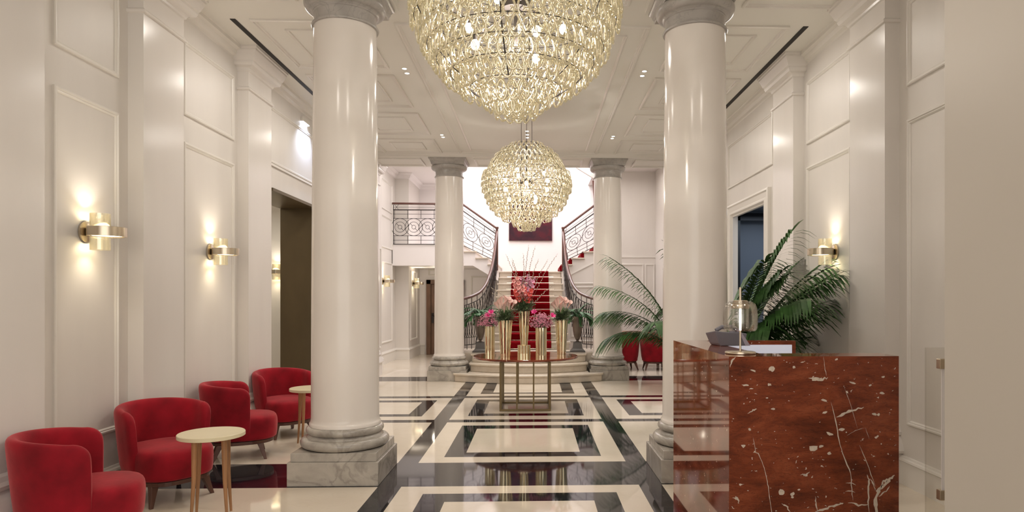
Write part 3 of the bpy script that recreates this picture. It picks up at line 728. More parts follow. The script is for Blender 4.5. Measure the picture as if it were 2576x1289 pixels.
# ------------------------------------------------------------------ tub chairs
def tub_chair(name, label, group):
    t = thing(name, label, 'armchair', (0,0,0), 0, group)
    Rr = .285; Ls = .10; secs = []; pth = []
    nb = 20; tot = PI*Rr/2*1.0
    for k in range(5): pth.append((Vector((Ls - k*Ls/4, Rr)), Vector((0,1)), (k*Ls/4)))
    for k in range(1, nb):
        a = PI/2 + PI*k/nb; pth.append((Vector((Rr*math.cos(a), Rr*math.sin(a))), Vector((math.cos(a), math.sin(a))), 9))
    for k in range(5): pth.append((Vector((k*Ls/4, -Rr)), Vector((0,-1)), (Ls - k*Ls/4)))
    # insert rounding samples near ends
    full = []
    for d in (0,.006,.02,.04,.065,.09): full.append((Vector((Ls+.02-d, Rr)), Vector((0,1)), d))
    full += [(p, n_, d+.02 if d < 9 else 9) for p, n_, d in pth[3:-3]]
    for d in (.09,.065,.04,.02,.006,0): full.append((Vector((Ls+.02-d, -Rr)), Vector((0,-1)), d))
    for c, n_, d in full:
        back = max(0, -c.x/Rr)
        zt = .735 + .035*back**.8
        if d < 9:
            Rc = .10; dd = min(d, Rc); zt = zt - Rc + math.sqrt(max(0, Rc*Rc-(Rc-dd)**2))
        th = .036*(.55 + .45*min(1, d/.03))
        ring = []
        for o_, z in ((-1,.2),(-1,.36),(-1,zt-.10),(-1,zt-.035),(-.62,zt-.008),(0,zt),(.62,zt-.008),(1,zt-.035),(1,zt-.10),(1,.40),(.9,.2)):
            f_ = .045*(z-.2)/.5 - .02
            q = c + n_*(o_*th + f_); ring.append((q.x, q.y, z))
        secs.append(ring)
    mb = MB(); mb.rings(secs); mb.build('tub_back', VELV, t, smooth=True, sub=1, ang=180)
    mb = MB()
    def se(s_, z, a=.33, b=.29, cx=.05):
        out = []
        for k in range(32):
            an = 2*PI*k/32; ca, sa = math.cos(an), math.sin(an)
            out.append((cx + a*s_*math.copysign(abs(ca)**(2/2.7), ca), b*s_*math.copysign(abs(sa)**(2/2.7), sa), z))
        return out
    mb.rings([se(.95,.19),se(.985,.205),se(1,.25),se(1.012,.32),se(1.01,.375),se(.985,.41),se(.9,.432),se(.6,.445),se(.2,.448)])
    mb.build('seat', VELV, t, smooth=True, sub=1, ang=180)
    mb = MB(); mb.rings([se(.86,.155),se(.9,.16),se(.9,.19)]); mb.build('base_frame', WOODD, t)
    for sx_ in (1,-1):
        for sy_ in (1,-1):
            mb = MB(); tx, ty = (.21 if sx_ > 0 else -.15), .20*sy_; bx_, by = (.26 if sx_ > 0 else -.22), .245*sy_
            q = lambda cx, cy, w, z: [(cx-w,cy-w,z),(cx+w,cy-w,z),(cx+w,cy+w,z),(cx-w,cy+w,z)]
            mb.rings([q(bx_,by,.013,0), q((tx+bx_)/2,(ty+by)/2,.02,.08), q(tx,ty,.03,.165)]); mb.build('leg', WOODD, t, bevel=.004)
    return t
tc = tub_chair('tub_chair', 'red velvet tub chair nearest the camera, seen from its side and back', 'red tub chairs along the left wall')
tc.location = (-2.81,4.28,0); tc.rotation_euler = (0,0,R(27))
for x,y,a,l in ((-2.90,5.45,-32,'red velvet tub chair behind the nearest one, facing the round table'),(-2.92,6.80,24,'red velvet tub chair third from the camera, turned away'),(-2.88,7.93,-40,'red velvet tub chair farthest along the left wall by the bronze opening')):
    dup(tc, (x,y,0), R(a), l)
# dining group
for x,y,a,l in ((2.20,15.08,100,'red barrel dining chair half hidden by the far right column'),(2.88,14.97,88,'red barrel dining chair seen from behind, beside the planter'),(2.22,16.75,-90,'red dining chair on the far side of the wooden table')):
    d = dup(tc, (x,y,0), R(a), l, 'red chairs around the far wooden table'); d.name = 'dining_chair'
t = thing('dining_table', 'long brown wooden table at the far right', 'table', (2.72,15.85,0))
mb = MB(); mb.box(-.85,.55,-.40,.42,.66,.83); mb.v = [(x,y,max(z,.70) if False else z) for x,y,z in mb.v]; mb.build('tabletop', TABW, t, bevel=.01)
for a in (-.75,.45):
    for b in (-.3,.32):
        mb = MB(); mb.box(a-.03,a+.03,b-.03,b+.03,0,.66); mb.build('leg', WOODD, t)
def leaf_blade(mb, base, d, L, w, droop=.3, n=5, up=Vector((0,0,1)), fold=0):
    base = Vector(base); d = Vector(d).normalized(); side = d.cross(up)
    side = side.normalized() if side.length > 1e-3 else Vector((1,0,0))
    vs = []; fs = []
    for k in range(n+1):
        t_ = k/n; p = base + d*(L*t_) + Vector((0,0,-1))*(droop*L*t_*t_)
        ww = w*math.sin(PI*min(.97, .12+t_*.88))**.8
        vs += [tuple(p - side*ww), tuple(p + side*ww)]
    for k in range(n): fs.append((2*k,2*k+1,2*k+3,2*k+2))
    mb.add(vs, fs)
def small_plant(loc, label):
    t = thing('potted_plant', label, 'plant', loc)
    mb = MB(); mb.lathe([(.06,0),(.085,.15),(.075,.15),(.07,.13)], n=20); mb.build('pot', pbr('black_pot', (.03,.03,.03), .4), t)
    mb = MB()
    for k in range(46):
        a = rnd.uniform(0, 2*PI); e = rnd.uniform(.3, 1.3); leaf_blade(mb, (.03*math.cos(a),.03*math.sin(a),.12), (math.cos(a)*math.cos(e), math.sin(a)*math.cos(e), math.sin(e)), rnd.uniform(.08,.2), .022, .3, 3)
    mb.build('foliage', FERN, t)
small_plant((2.86,15.72,.83), 'small dark potted plant standing on the far dining table')

# ------------------------------------------------------------------ small round tables
def side_table(loc, rz, label):
    t = thing('side_table', label, 'table', loc, rz, 'round champagne side tables')
    mb = MB(); mb.lathe([(.222,.595),(.227,.598),(.227,.622),(.223,.626)], n=56); mb.build('tabletop', CHAMP, t, smooth=True, ang=30)
    for k in range(4):
        a = PI/4 + k*PI/2; mb = MB(); rt, rb = .135, .165
        mb.tube([(rb*math.cos(a), rb*math.sin(a), 0), (rt*math.cos(a)*1.05, rt*math.sin(a)*1.05, .3), (rt*math.cos(a), rt*math.sin(a), .597)], [.009,.015,.021], 12); mb.build('leg', WOODM, t, smooth=True)
    return t
st = side_table((-2.255,4.90,0), R(18), 'round pale gold side table between the two nearest tub chairs')
dup(st, (-2.36,7.36,0), R(30), 'round pale gold side table partly hidden by the near left column')

# ------------------------------------------------------------------ centre table
t = thing('flower_table', 'large round red marble table on a bronze cage base carrying the vases', 'table', (-.015,9.80,0))
mb = MB(); mb.lathe([(.755,.735),(.775,.742),(.78,.752),(.78,.765),(.775,.77)], n=96); mb.build('tabletop', RED2, t, smooth=True, ang=30)
mb = MB(); A = .37
for z0,z1,fn in ((0,.03,'base_frame'),(.70,.735,'top_frame')):
    mb = MB()
    mb.box(-A,A,-A,-A+.03,z0,z1); mb.box(-A,A,A-.03,A,z0,z1); mb.box(-A,-A+.03,-A+.03,A-.03,z0,z1); mb.box(A-.03,A,-A+.03,A-.03,z0,z1)
    mb.build(fn, BRASSD, t, bevel=.003)
for sx_ in (-1,1):
    for sy_ in (-1,1):
        x0,x1 = sorted((sx_*A, sx_*(A-.035))); y0,y1 = sorted((sy_*A, sy_*(A-.13))); mb = MB(); mb.box(x0,x1,y0,y1,.03,.70); mb.build('leg', BRASSD, t, bevel=.003)
        mb = MB(); x = sx_*.12; y0,y1 = sorted((sy_*A, sy_*(A-.02))); mb.box(x-.011,x+.011,y0,y1,.03,.70); mb.build('upright', BRASSD, t)
# vases
TT = .77
def vase(loc, r0, r1, h, label, foot=None):
    t = tag(bpy.data.objects.new('vase', None), label, 'vase', 'gold vases on the round table'); COL.objects.link(t); t.location = loc
    pr = [(r0, 0 if not foot else foot[1]), (r0+(r1-r0)*.5, h*.5 + (foot[1]*.5 if foot else 0)), (r1, h), (r1-.006, h), (r0*.9, h*.4)]
    mb = MB(); mb.lathe(pr, n=96, flute=16, fl=.07, cap1=True); mb.build('body', MIRR, t, smooth=True, ang=60)
    if foot: mb = MB(); mb.lathe([(foot[0],0),(foot[0],foot[1]),(foot[0]*.6,foot[1]+.004)], n=96, flute=18, fl=.07); mb.build('foot', MIRR, t, smooth=True, ang=60)
    return t
VS = [((-.557,9.96,TT),.072,.076,.43,'short straight gold vase at the left edge of the table'),((-.305,9.50,TT),.068,.102,.535,'tapered gold vase second from the left, with calla lilies'),
      ((-.036,9.66,TT),.052,.088,.665,'tallest gold vase in the middle on a wide ribbed foot'),((.214,9.47,TT),.078,.080,.43,'short straight gold vase right of the middle'),((.526,9.93,TT),.066,.100,.53,'tapered gold vase at the right of the table, with calla lilies')]
for i, v in enumerate(VS): vase(v[0], v[1], v[2], v[3], v[4], (.095,.165) if i == 2 else None)
# flowers
def sph(a, e): return Vector((math.cos(a)*math.cos(e), math.sin(a)*math.cos(e), math.sin(e)))
def greens(loc, label, n, L, spread, m, w=.006, zoff=0, name='foliage_spray'):
    mb = MB()
    for k in range(n):
        a = rnd.uniform(0,2*PI); e = rnd.uniform(*spread); d = sph(a,e); l = rnd.uniform(.55,1)*L
        mb.tube([(0,0,-.05), tuple(d*l*.5+Vector((0,0,.01))), tuple(d*l - Vector((0,0,.08*l)))], .0016, 3)
        for j in range(9):
            s_ = .35 + .65*j/9; p = d*l*s_ - Vector((0,0,.08*l*s_)); leaf_blade(mb, p, (d + Vector((rnd.uniform(-1,1),rnd.uniform(-1,1),rnd.uniform(-.6,.9)))*.9), rnd.uniform(.025,.055), w, .2, 2)
    o = mb.build(name, m); o.location = loc; tag(o, label, 'foliage', kind='stuff'); return o
def petalflower(mb, p, d, r, n=6, open_=.7, w=.4):
    d = Vector(d).normalized(); u = d.cross(Vector((0,0,1))); u = u.normalized() if u.length > .01 else Vector((1,0,0)); v_ = d.cross(u)
    for k in range(n):
        a = 2*PI*k/n + rnd.uniform(-.15,.15); rad = u*math.cos(a)+v_*math.sin(a); tn_ = u*-math.sin(a)+v_*math.cos(a)
        P0 = Vector(p); P1 = P0 + d*r*.6 + rad*r*.35*open_; P2 = P0 + d*r*.95 + rad*r*.85*open_; P3 = P0 + d*r*.95 + rad*r*1.15*open_ 
        mb.add([tuple(P0-tn_*r*.05),tuple(P0+tn_*r*.05),tuple(P1-tn_*r*w*.8),tuple(P1+tn_*r*w*.8),tuple(P2-tn_*r*w*.75),tuple(P2+tn_*r*w*.75),tuple(P3)], [(0,1,3,2),(2,3,5,4),(4,5,6)])
def gladiolus(loc, a, lean, L, m, label):
    t = thing('gladiolus', label, 'flower', loc, 0, 'gladiolus stems in the tall vase')
    d = sph(a, PI/2-lean); top = d*L; mb = MB(); mb.tube([(0,0,-.12), tuple(d*L*.5), tuple(top)], [.005,.004,.0025], 6); mb.build('stem', STEM, t)
    for j in range(8):
        s_ = .42 + .07*j; p = d*L*s_; aa = a + (1.3 if j % 2 else -1.3) + rnd.uniform(-.6,.6); dd = (sph(aa, .5) + Vector((0,-.35,0)))
        mb = MB(); petalflower(mb, p, dd, .052*(1.1-.06*j), 6, .85); mb.build('blossom', m, t)
c3 = Vector((-.036,9.66,TT+.665))
GL = [(R(180),.34,.50,PINK,'pink gladiolus leaning to the far left of the tall vase'),(R(200),.22,.53,PINK,'pink gladiolus second from the left in the tall vase'),(R(270),.12,.36,CORAL,'short coral red gladiolus low in the middle'),(R(190),.45,.34,CORAL,'short coral gladiolus low on the left'),
      (R(120),.10,.52,MAUVE,'mauve gladiolus upright left of centre'),(R(20),.14,.56,MAUVE,'mauve gladiolus standing upright right of centre'),(R(0),.28,.53,MAUVE,'mauve gladiolus leaning right'),(R(340),.34,.36,CORAL,'short dark coral gladiolus low on the right'),(R(90),.2,.45,PINK,'pink gladiolus at the back of the tall vase'),(R(250),.24,.40,PINK,'pink gladiolus leaning toward the room')]
for a, le, L, m, l in GL: gladiolus(c3, a, le, L, m, l)
def willow(loc, a, lean, L, label):
    t = thing('willow_branch', label, 'branch', loc, 0, 'pussy willow branches in the tall vase')
    P = []; d = sph(a, PI/2-lean)
    for k in range(9): s_ = k/8; P.append(d*L*s_ + Vector((0.015*math.sin(s_*7+a), .01*math.cos(s_*5+a), 0)))
    mb = MB(); mb.tube([tuple(p) for p in P], [.0035 - .0025*k/8 for k in range(9)], 5); mb.build('twig', TWIG, t)
    mb = MB()
    for k in range(20):
        s_ = .38+.03*k; i_ = min(7, int(s_*8)); f_ = s_*8-i_; p = P[i_].lerp(P[min(8,i_+1)], f_) if s_ < 1 else P[8]
        mb.ball((p.x+rnd.choice((-1,1))*.006, p.y, p.z), .0052, 6, 4, 1.8)
    mb.build('catkins', CATK, t, smooth=True)
WL = [('far left tall',178,.30,.88),('leaning left low',182,.95,.62),('left middle',170,.22,.80),('upright just left of centre',120,.05,.86),('upright tallest right of centre',60,.10,.99),('second tallest, right',10,.16,.98),('right short',5,.26,.80),('leaning right',0,.42,.84),('leaning far right long',2,.52,.98),('right low',350,.85,.60),('low left wispy',190,1.05,.56),('thin left centre',150,.28,.78)]
for nm, a, le, L in WL: willow(c3, R(a), le, L, 'budding willow branch, %s, above the pink flowers' % nm)
greens(c3, 'mixed sage foliage filling the tall central vase', 150, .26, (.05,1.3), SAGE)
def calla(loc, a, lean, L, label, gp):
    t = thing('calla_lily', label, 'flower', loc, 0, gp); d = sph(a, PI/2-lean); mb = MB(); mb.tube([(0,0,-.1), tuple(d*L*.5), tuple(d*L)], .006, 6); mb.build('stem', STEM, t)
    mb = MB(); n = 14; rs = []
    for z, r in ((-.005,.004),(.03,.009),(.06,.015),(.085,.024),(.095,.034)):
        rs.append([(r*math.cos(2*PI*k/n), r*math.sin(2*PI*k/n), z + (.035*(1+math.cos(2*PI*k/n))*(z/.115) if z > 0 else 0)) for k in range(n)])
    mb.rings(rs, True, False, False)
    M = Matrix.Translation(d*L) @ d.to_track_quat('Z','Y').to_matrix().to_4x4(); mb.xform(M); mb.build('spathe', BLUSH, t, smooth=True, ang=180)
def calla_bunch(c, gp, nm):
    for k, (a, le, L) in enumerate([(180,.50,.15),(190,.32,.17),(200,.20,.20),(270,.14,.15),(100,.10,.22),(60,.12,.21),(0,.18,.20),(340,.30,.17),(0,.48,.18),(250,.3,.11)]):
        calla(c, R(a), le, L, 'blush pink calla lily, %s, in the %s' % (['outermost left','second from left','third from left','front centre','rear left of centre','rear right of centre','right of centre','right front','outermost right','low front'][k], nm), gp)
c2 = Vector((-.305,9.50,TT+.535)); c5 = Vector((.526,9.93,TT+.53)); c1 = Vector((-.557,9.96,TT+.43)); c4 = Vector((.214,9.47,TT+.43))
calla_bunch(c2, 'callas in the left tapered vase', 'left tapered gold vase'); calla_bunch(c5, 'callas in the right tapered vase', 'right tapered gold vase')
greens(c2, 'fine grey green foliage under the left calla lilies', 150, .22, (.0,1.2), SAGE); greens(c5, 'fine grey green foliage under the right calla lilies', 150, .22, (.0,1.2), SAGE)
def waxcloud(c, label):
    mb = MB(); g = MB()
    for k in range(420):
        d = sph(rnd.uniform(0,2*PI), rnd.uniform(-.15,1.5)); l = rnd.uniform(.08,.19); p = Vector((d.x*l, d.y*l, .03+d.z*l*.95))
        if k < 160: g.tube([(0,0,-.06), tuple(p)], .0012, 3)
        petalflower(mb, p, d+Vector((0,-.5,0)), .011, 5, 1.0, .5)
    mb.cur = 1; mb.merge(g); mb.cur = 0
    o = mb.build('waxflower_spray', [WAX, SAGE]); o.location = c; tag(o, label, 'flowers', kind='stuff')
waxcloud(c1, 'cloud of tiny pink waxflowers in the leftmost vase'); waxcloud(c4, 'cloud of tiny pink waxflowers in the short vase right of the middle')
for c_, dx, dz, l in ((c1,.02,.19,'magenta bloom above the leftmost waxflowers'),(c1,-.02,.14,'lower magenta bloom in the leftmost waxflowers'),(c4,.15,.15,'large magenta lily at the right of the short middle bouquet'),(c4,-.09,.20,'magenta lily at the upper left of the short middle bouquet')):
    t = thing('lily', l, 'flower', c_, 0, 'magenta lilies'); mb = MB(); mb.tube([(0,0,-.05),(dx*.6,-.03,dz*.6),(dx,-.06,dz)], .003, 5); mb.build('stem', STEM, t)
    mb = MB(); petalflower(mb, (dx,-.06,dz), (dx*2,-.5,.5), .055, 6, .8, .32); mb.build('blossom', MAG, t)

# ------------------------------------------------------------------ urns with ferns
def frond(mb, base, az, el, L, arch, nl, ll, w, droop=.35, seg=12, rr=.004):
    d0 = sph(az, el); pts = []; p = Vector(base); e = el
    for k in range(seg+1):
        pts.append(p.copy()); e -= arch/seg; p = p + sph(az, e)*(L/seg)
    mb.tube([tuple(q) for q in pts], [rr*(1-.8*k/seg) for k in range(seg+1)], 5)
    side = Vector((-math.sin(az), math.cos(az), 0))
    for j in range(nl):
        s_ = .22 + .78*j/nl; f_ = s_*seg; i_ = min(seg-1, int(f_)); q = pts[i_].lerp(pts[i_+1], f_-i_); tg = (pts[i_+1]-pts[i_]).normalized()
        sc = math.sin(PI*min(1, .18+.80*(1-s_)**.8))**.7 if s_ > .3 else .8
        for sg in (-1,1):
            dd = side*sg*(.6 if rr > .008 else 1.0) + tg*.95 + Vector((0,0,.05+rnd.uniform(-.1,.1)))
            leaf_blade(mb, q, dd, ll*max(.25,sc)*rnd.uniform(.88,1.1), w, droop, 4)
    dd = (pts[-1]-pts[-2]); leaf_blade(mb, pts[-1], dd, ll*.5, w, .3, 3)
def urn(x, y, label):
    t = thing('urn', label, 'urn', (x,y,T0), 0, 'urns flanking the stairs')
    mb = MB(); q = lambda w, z: [(-w,-w,z),(w,-w,z),(w,w,z),(-w,w,z)]
    mb.rings([q(.155,0),q(.155,.03),q(.135,.04),q(.11,.075),q(.10,.08),q(.085,.20),q(.09,.21),q(.07,.215)]); mb.build('pedestal', URNB, t)
    mb = MB(); mb.lathe([(.05,.21),(.05,.222),(.028,.235),(.026,.25),(.045,.262),(.05,.28),(.075,.34),(.095,.44),(.108,.56),(.112,.66),(.112,.72),(.122,.735),(.125,.75),(.105,.75),(.1,.70)], n=40); mb.build('bowl', URN, t, smooth=True, ang=50)
def fern(x, y, z, label, seed):
    global rnd; old = rnd; rnd = random.Random(seed)
    t = thing('fern', label, 'fern', (x,y,z), 0, 'ferns in the urns')
    for k in range(36):
        mb = MB(); frond(mb, (.02*math.cos(k),.02*math.sin(k),0), 2*PI*k/36*2.6+rnd.uniform(-.2,.2), rnd.uniform(.5,1.35), rnd.uniform(.36,.56), rnd.uniform(.9,2.1), 24, .075, .014, .25, 10, .003); mb.build('frond', FERN, t)
    rnd = old
for sx_, n_ in ((-1,'left'),(1,'right')):
    urn(sx_*1.03, 13.93, 'dark bronze pedestal urn on the %s of the stair platform' % n_); fern(sx_*1.03, 13.93, T0+.74, 'bushy green fern in the %s urn' % n_, 11+sx_)

# ------------------------------------------------------------------ palms
def palm(x, y, fr, label, potr=.24, poth=.46):
    t = thing('potted_palm', label, 'palm', (x,y,0), 0, 'kentia palms')
    mb = MB(); mb.lathe([(potr*.68,0),(potr,poth),(potr*.94,poth),(potr*.9,poth-.05)], n=36); mb.build('pot', POT, t, smooth=True, ang=40)
    mb = MB(); mb.cyl((0,0,0), potr*.88, poth-.07, poth-.045, 24); mb.build('soil', SOIL, t)
    for az, el, L, arch, ll in fr:
        mb = MB(); frond(mb, (.03*math.cos(R(az)), .03*math.sin(R(az)), poth-.06), R(az), R(el), L, R(arch), 34, ll*1.12, .019, .7, 14, .011); mb.build('frond', PALM, t)
palm(2.92, 12.55, [(195,79,2.35,70,.40),(178,72,1.65,100,.44),(185,84,2.5,52,.45),(160,74,1.9,80,.4),(240,72,1.8,80,.4),(270,80,2.3,60,.4),(90,75,1.8,70,.4),(183,80,1.95,88,.42),(190,74,1.4,92,.36)], 'tall kentia palm in a grey planter between the two right columns', .26, .46)
pr_ = random.Random(21); FR = [(8,76,1.95,88,.42),(15,72,1.35,95,.38),(345,66,1.3,100,.38),(300,86,2.1,35,.42),(340,85,2.05,50,.42),(270,82,2.0,50,.42),(20,84,2.0,45,.40),(100,80,1.8,60,.4),(185,86,1.9,30,.4),(5,80,1.7,95,.38)]
for k in range(15): FR.append((pr_.uniform(-100,0), pr_.uniform(80,89), pr_.uniform(1.45,2.0), pr_.uniform(40,85), .38))
palm(2.33, 7.35, FR, 'full green kentia palm behind the reception desk', .24, .45)

# ------------------------------------------------------------------ reception desk
DZ = 1.30; X0, X1, Y0, Y1 = 1.148, 2.062, 3.44, 4.83
t = thing('reception_desk', 'glossy red veined marble reception desk', 'desk', ((X0+X1)/2,(Y0+Y1)/2,0)); L_ = t.location
def dsk(name, boxes, m, **k):
    mb = MB()
    for b in boxes: mb.box(b[0]-L_[0],b[1]-L_[0],b[2]-L_[1],b[3]-L_[1],b[4],b[5])
    return mb.build(name, m, t, **k)
VEINS = [([(1.277, 0.87), (1.292, 0.79), (1.304, 0.786), (1.33, 0.726), (1.347, 0.663), (1.357, 0.61), (1.366, 0.537), (1.375, 0.475), (1.385, 0.389)], 0.0033), ([(1.695, 1.057), (1.721, 0.956), (1.738, 0.85), (1.763, 0.765), (1.802, 0.676), (1.806, 0.596), (1.813, 0.532)], 0.0046), ([(1.763, 1.141), (1.802, 1.04), (1.838, 0.913)], 0.0023), ([(1.881, 0.919), (1.901, 0.859)], 0.0027), ([(1.781, 0.877), (1.826, 0.904), (1.881, 0.919)], 0.0021), ([(1.847, 0.826), (1.888, 0.733), (1.935, 0.605)], 0.0042), ([(1.935, 0.383), (1.937, 0.47), (1.942, 0.552), (1.961, 0.599), (2.011, 0.632), (2.039, 0.664)], 0.0187), ([(1.901, 0.47), (1.894, 0.574), (1.901, 0.633), (1.89, 0.669)], 0.0094), ([(1.935, 0.584), (1.92, 0.626), (1.907, 0.648)], 0.0063), ([(1.961, 0.599), (1.976, 0.63), (2.002, 0.645)], 0.0146), ([(1.955, 0.552), (1.993, 0.581), (2.011, 0.607)], 0.0083), ([(1.654, 1.304), (1.661, 1.241), (1.671, 1.195)], 0.0042), ([(1.577, 1.189), (1.607, 1.182), (1.641, 1.176), (1.678, 1.188)], 0.0146), ([(1.721, 0.973), (1.768, 0.998), (1.811, 1.014), (1.873, 1.029)], 0.0125), ([(1.607, 0.469), (1.663, 0.491), (1.714, 0.502), (1.763, 0.518)], 0.0104), ([(1.789, 0.522), (1.843, 0.504), (1.899, 0.51)], 0.0104), ([(1.432, 0.521), (1.458, 0.498), (1.479, 0.468)], 0.0083), ([(1.609, 0.555), (1.616, 0.513), (1.624, 0.467)], 0.0063), ([(1.151, 1.243), (1.164, 1.278), (1.183, 1.297)], 0.0083), ([(1.249, 0.996), (1.27, 1.013), (1.296, 1.021)], 0.0083), ([(1.171, 0.555), (1.194, 0.547), (1.202, 0.521)], 0.0125), ([(1.534, 0.672), (1.558, 0.666), (1.579, 0.686)], 0.0104), ([(1.77, 0.579), (1.806, 0.583), (1.826, 0.574)], 0.0042), ([(1.774, 0.624), (1.806, 0.625), (1.83, 0.612)], 0.0042)]
BLOBS = [(1.599, 0.811, 0.035, 0.015), (1.641, 0.821, 0.017, 0.008), (1.428, 0.576, 0.021, 0.019), (1.751, 0.911, 0.021, 0.01), (1.972, 1.102, 0.017, 0.008), (1.811, 1.158, 0.021, 0.006), (1.658, 1.066, 0.019, 0.006), (1.688, 0.888, 0.021, 0.008), (1.277, 1.225, 0.017, 0.006), (1.224, 0.826, 0.013, 0.01), (1.258, 0.914, 0.008, 0.01), (1.485, 0.569, 0.015, 0.01), (1.364, 1.151, 0.013, 0.008), (1.686, 0.783, 0.013, 0.01), (1.976, 1.189, 0.013, 0.006), (1.929, 0.99, 0.015, 0.008), (1.383, 1.021, 0.015, 0.006), (1.236, 1.148, 0.021, 0.006), (1.379, 1.231, 0.019, 0.017), (1.496, 1.242, 0.008, 0.008), (1.487, 0.552, 0.01, 0.008), (1.725, 1.283, 0.01, 0.006), (1.907, 1.145, 0.01, 0.006), (1.522, 0.592, 0.008, 0.006), (1.351, 1.08, 0.008, 0.004)]

mb = MB(); mb.box(X0-L_[0],X1-L_[0],Y0-L_[1],Y0+.03-L_[1],0,DZ); mb.cur = 1
rv = random.Random(3); fz = Y0-L_[1]-.0006
for pts, w in VEINS:   # pale calcite veins running through the slab
    P = []
    for (a, b), (c_, d) in zip(pts, pts[1:]):
        for k in range(4): P.append((a+(c_-a)*k/4 + rv.uniform(-.5,.5)*w*.8, b+(d-b)*k/4 + rv.uniform(-.5,.5)*w*.8))
    P.append(pts[-1]); up = []; lo = []
    for i, (a, b) in enumerate(P):
        q, r_ = P[max(0,i-1)], P[min(len(P)-1,i+1)]; dx, dz = r_[0]-q[0], r_[1]-q[1]; l = math.hypot(dx,dz) or 1
        e = min(1, (i+.4)/3, (len(P)-1-i+.4)/3); ww = w*.5*e*rv.uniform(.55,1.35)
        up.append((a-dz/l*ww, b+dx/l*ww)); lo.append((a+dz/l*ww*rv.uniform(.5,1.3), b-dx/l*ww))
    f_ = [(x-L_[0], fz, z) for x, z in up+lo]; n = len(P); mb.add(f_, [(i,i+1,i+1+n,i+n) for i in range(n-1)])
BL = list(BLOBS) + [(rv.uniform(X0+.03,X1-.03), rv.uniform(.05,1.27), rv.uniform(.0015,.006), rv.uniform(.0008,.0025)) for k in range(90)]
for x, z, a, b in BL:
    n = 9; th = rv.uniform(-.5,.5); pp = []
    for k in range(n):
        an = 2*PI*k/n; rr = rv.uniform(.6,1.1); u, v = a*rr*math.cos(an), b*rr*math.sin(an)
        pp.append((x+u*math.cos(th)-v*math.sin(th)-L_[0], fz, z+u*math.sin(th)+v*math.cos(th)))
    mb.add(pp, [tuple(range(n))])
mb.v = [(min(max(x,X0+.004-L_[0]),X1-.002-L_[0]) if abs(y-fz)<1e-6 else x, y, min(max(z,0),DZ-.002) if abs(y-fz)<1e-6 else z) for x,y,z in mb.v]
mb.build('front_panel', [RED, pbr('calcite_vein', (.66,.55,.44), .12, var=.12, vscale=60, coat=.3)], t)
dsk('side_counter', [(X0,X0+.23,Y0+.03,Y1,0,DZ)], RED)
dsk('front_counter', [(X0+.23,X1,Y0+.03,Y0+.2,0,DZ)], RED)
dsk('rear_panel', [(X0+.23,X1-.02,Y1-.06,Y1,0,DZ)], RED, bevel=.003)
dsk('white_lining', [(X0+.24,X1-.055,Y1-.075,Y1-.062,.75,DZ-.03)], SCREEN)
dsk('worktop', [(X0+.23,X1-.02,Y0+.2,Y1-.3,.72,.76)], TRIM)
# lamp on desk
t = thing('table_lamp', 'brass table lamp with clear glass dome on the marble desk', 'lamp', (1.265,3.62,DZ))
mb = MB(); mb.lathe([(.08,0),(.084,.003),(.084,.010),(.08,.013),(.012,.014)], n=48); mb.build('base', BRASS, t, smooth=True, ang=40)
mb = MB(); mb.cyl((0,0,0), .0055, .012, .13, 16); mb.cyl((0,0,0), .0065, .295, .37, 16); mb.build('stem', BRASS, t, smooth=True, ang=40)
mb = MB(); mb.cyl((0,0,0), .0058, .13, .255, 16); mb.build('led_rod', LED, t)
mb = MB(); mb.lathe([(.048,.252),(.049,.255),(.049,.275),(.04,.278),(.04,.288),(.038,.297),(.006,.299)], n=40); mb.build('cap', BRASS, t, smooth=True, ang=40)
mb = MB(); mb.lathe([(.036,.295),(.062,.291),(.080,.278),(.090,.255),(.094,.215),(.094,.17),(.090,.140),(.080,.128),(.077,.130),(.087,.144),(.091,.172),(.091,.214),(.087,.252),(.078,.274),(.06,.287),(.036,.291)], n=56, cap0=False, cap1=False); mb.build('glass_shade', LG, t, smooth=True, ang=80)
mb = MB(); mb.lathe([(.048,.252),(.046,.14),(.044,.14)], n=40, cap0=False, cap1=False); mb.build('inner_glass', LG, t, smooth=True, ang=80)
# phone on desk
t = thing('desk_phone', 'dark grey desk telephone with curved top at the far end of the desk counter', 'telephone', (1.40,4.30,DZ), R(8))
mb = MB(); pr = []
for k in range(11):
    u = -1 + 2*k/10; pr.append((u*.10, .085+.012*(u*u)))
mb.prism([(-.095,.018)] + [(-.085,.0)] + [(.085,0)] + [(.10,.08),(.05,.088),(0,.09),(-.06,.093),(-.125,.10)], lambda a,b: (a,-.07,b), lambda a,b: (a,.09,b*.8)); mb.build('body', PLAST, t, bevel=.006)
mb = MB(); mb.hexa([(.085,-.075,0),(.12,-.075,0),(.12,.08,0),(.085,.08,0)],[(.035,-.075,.105),(.045,-.075,.105),(.045,.08,.105),(.035,.08,.105)]); mb.build('side_plate', pbr('pale_plastic', (.42,.38,.45), .4), t)
mb = MB(); mb.tube([(-.10,-.03,.1),(-.06,-.03,.122),(.02,-.03,.122),(.05,-.03,.1)], .014, 8); mb.build('handset', PLAST, t, smooth=True)

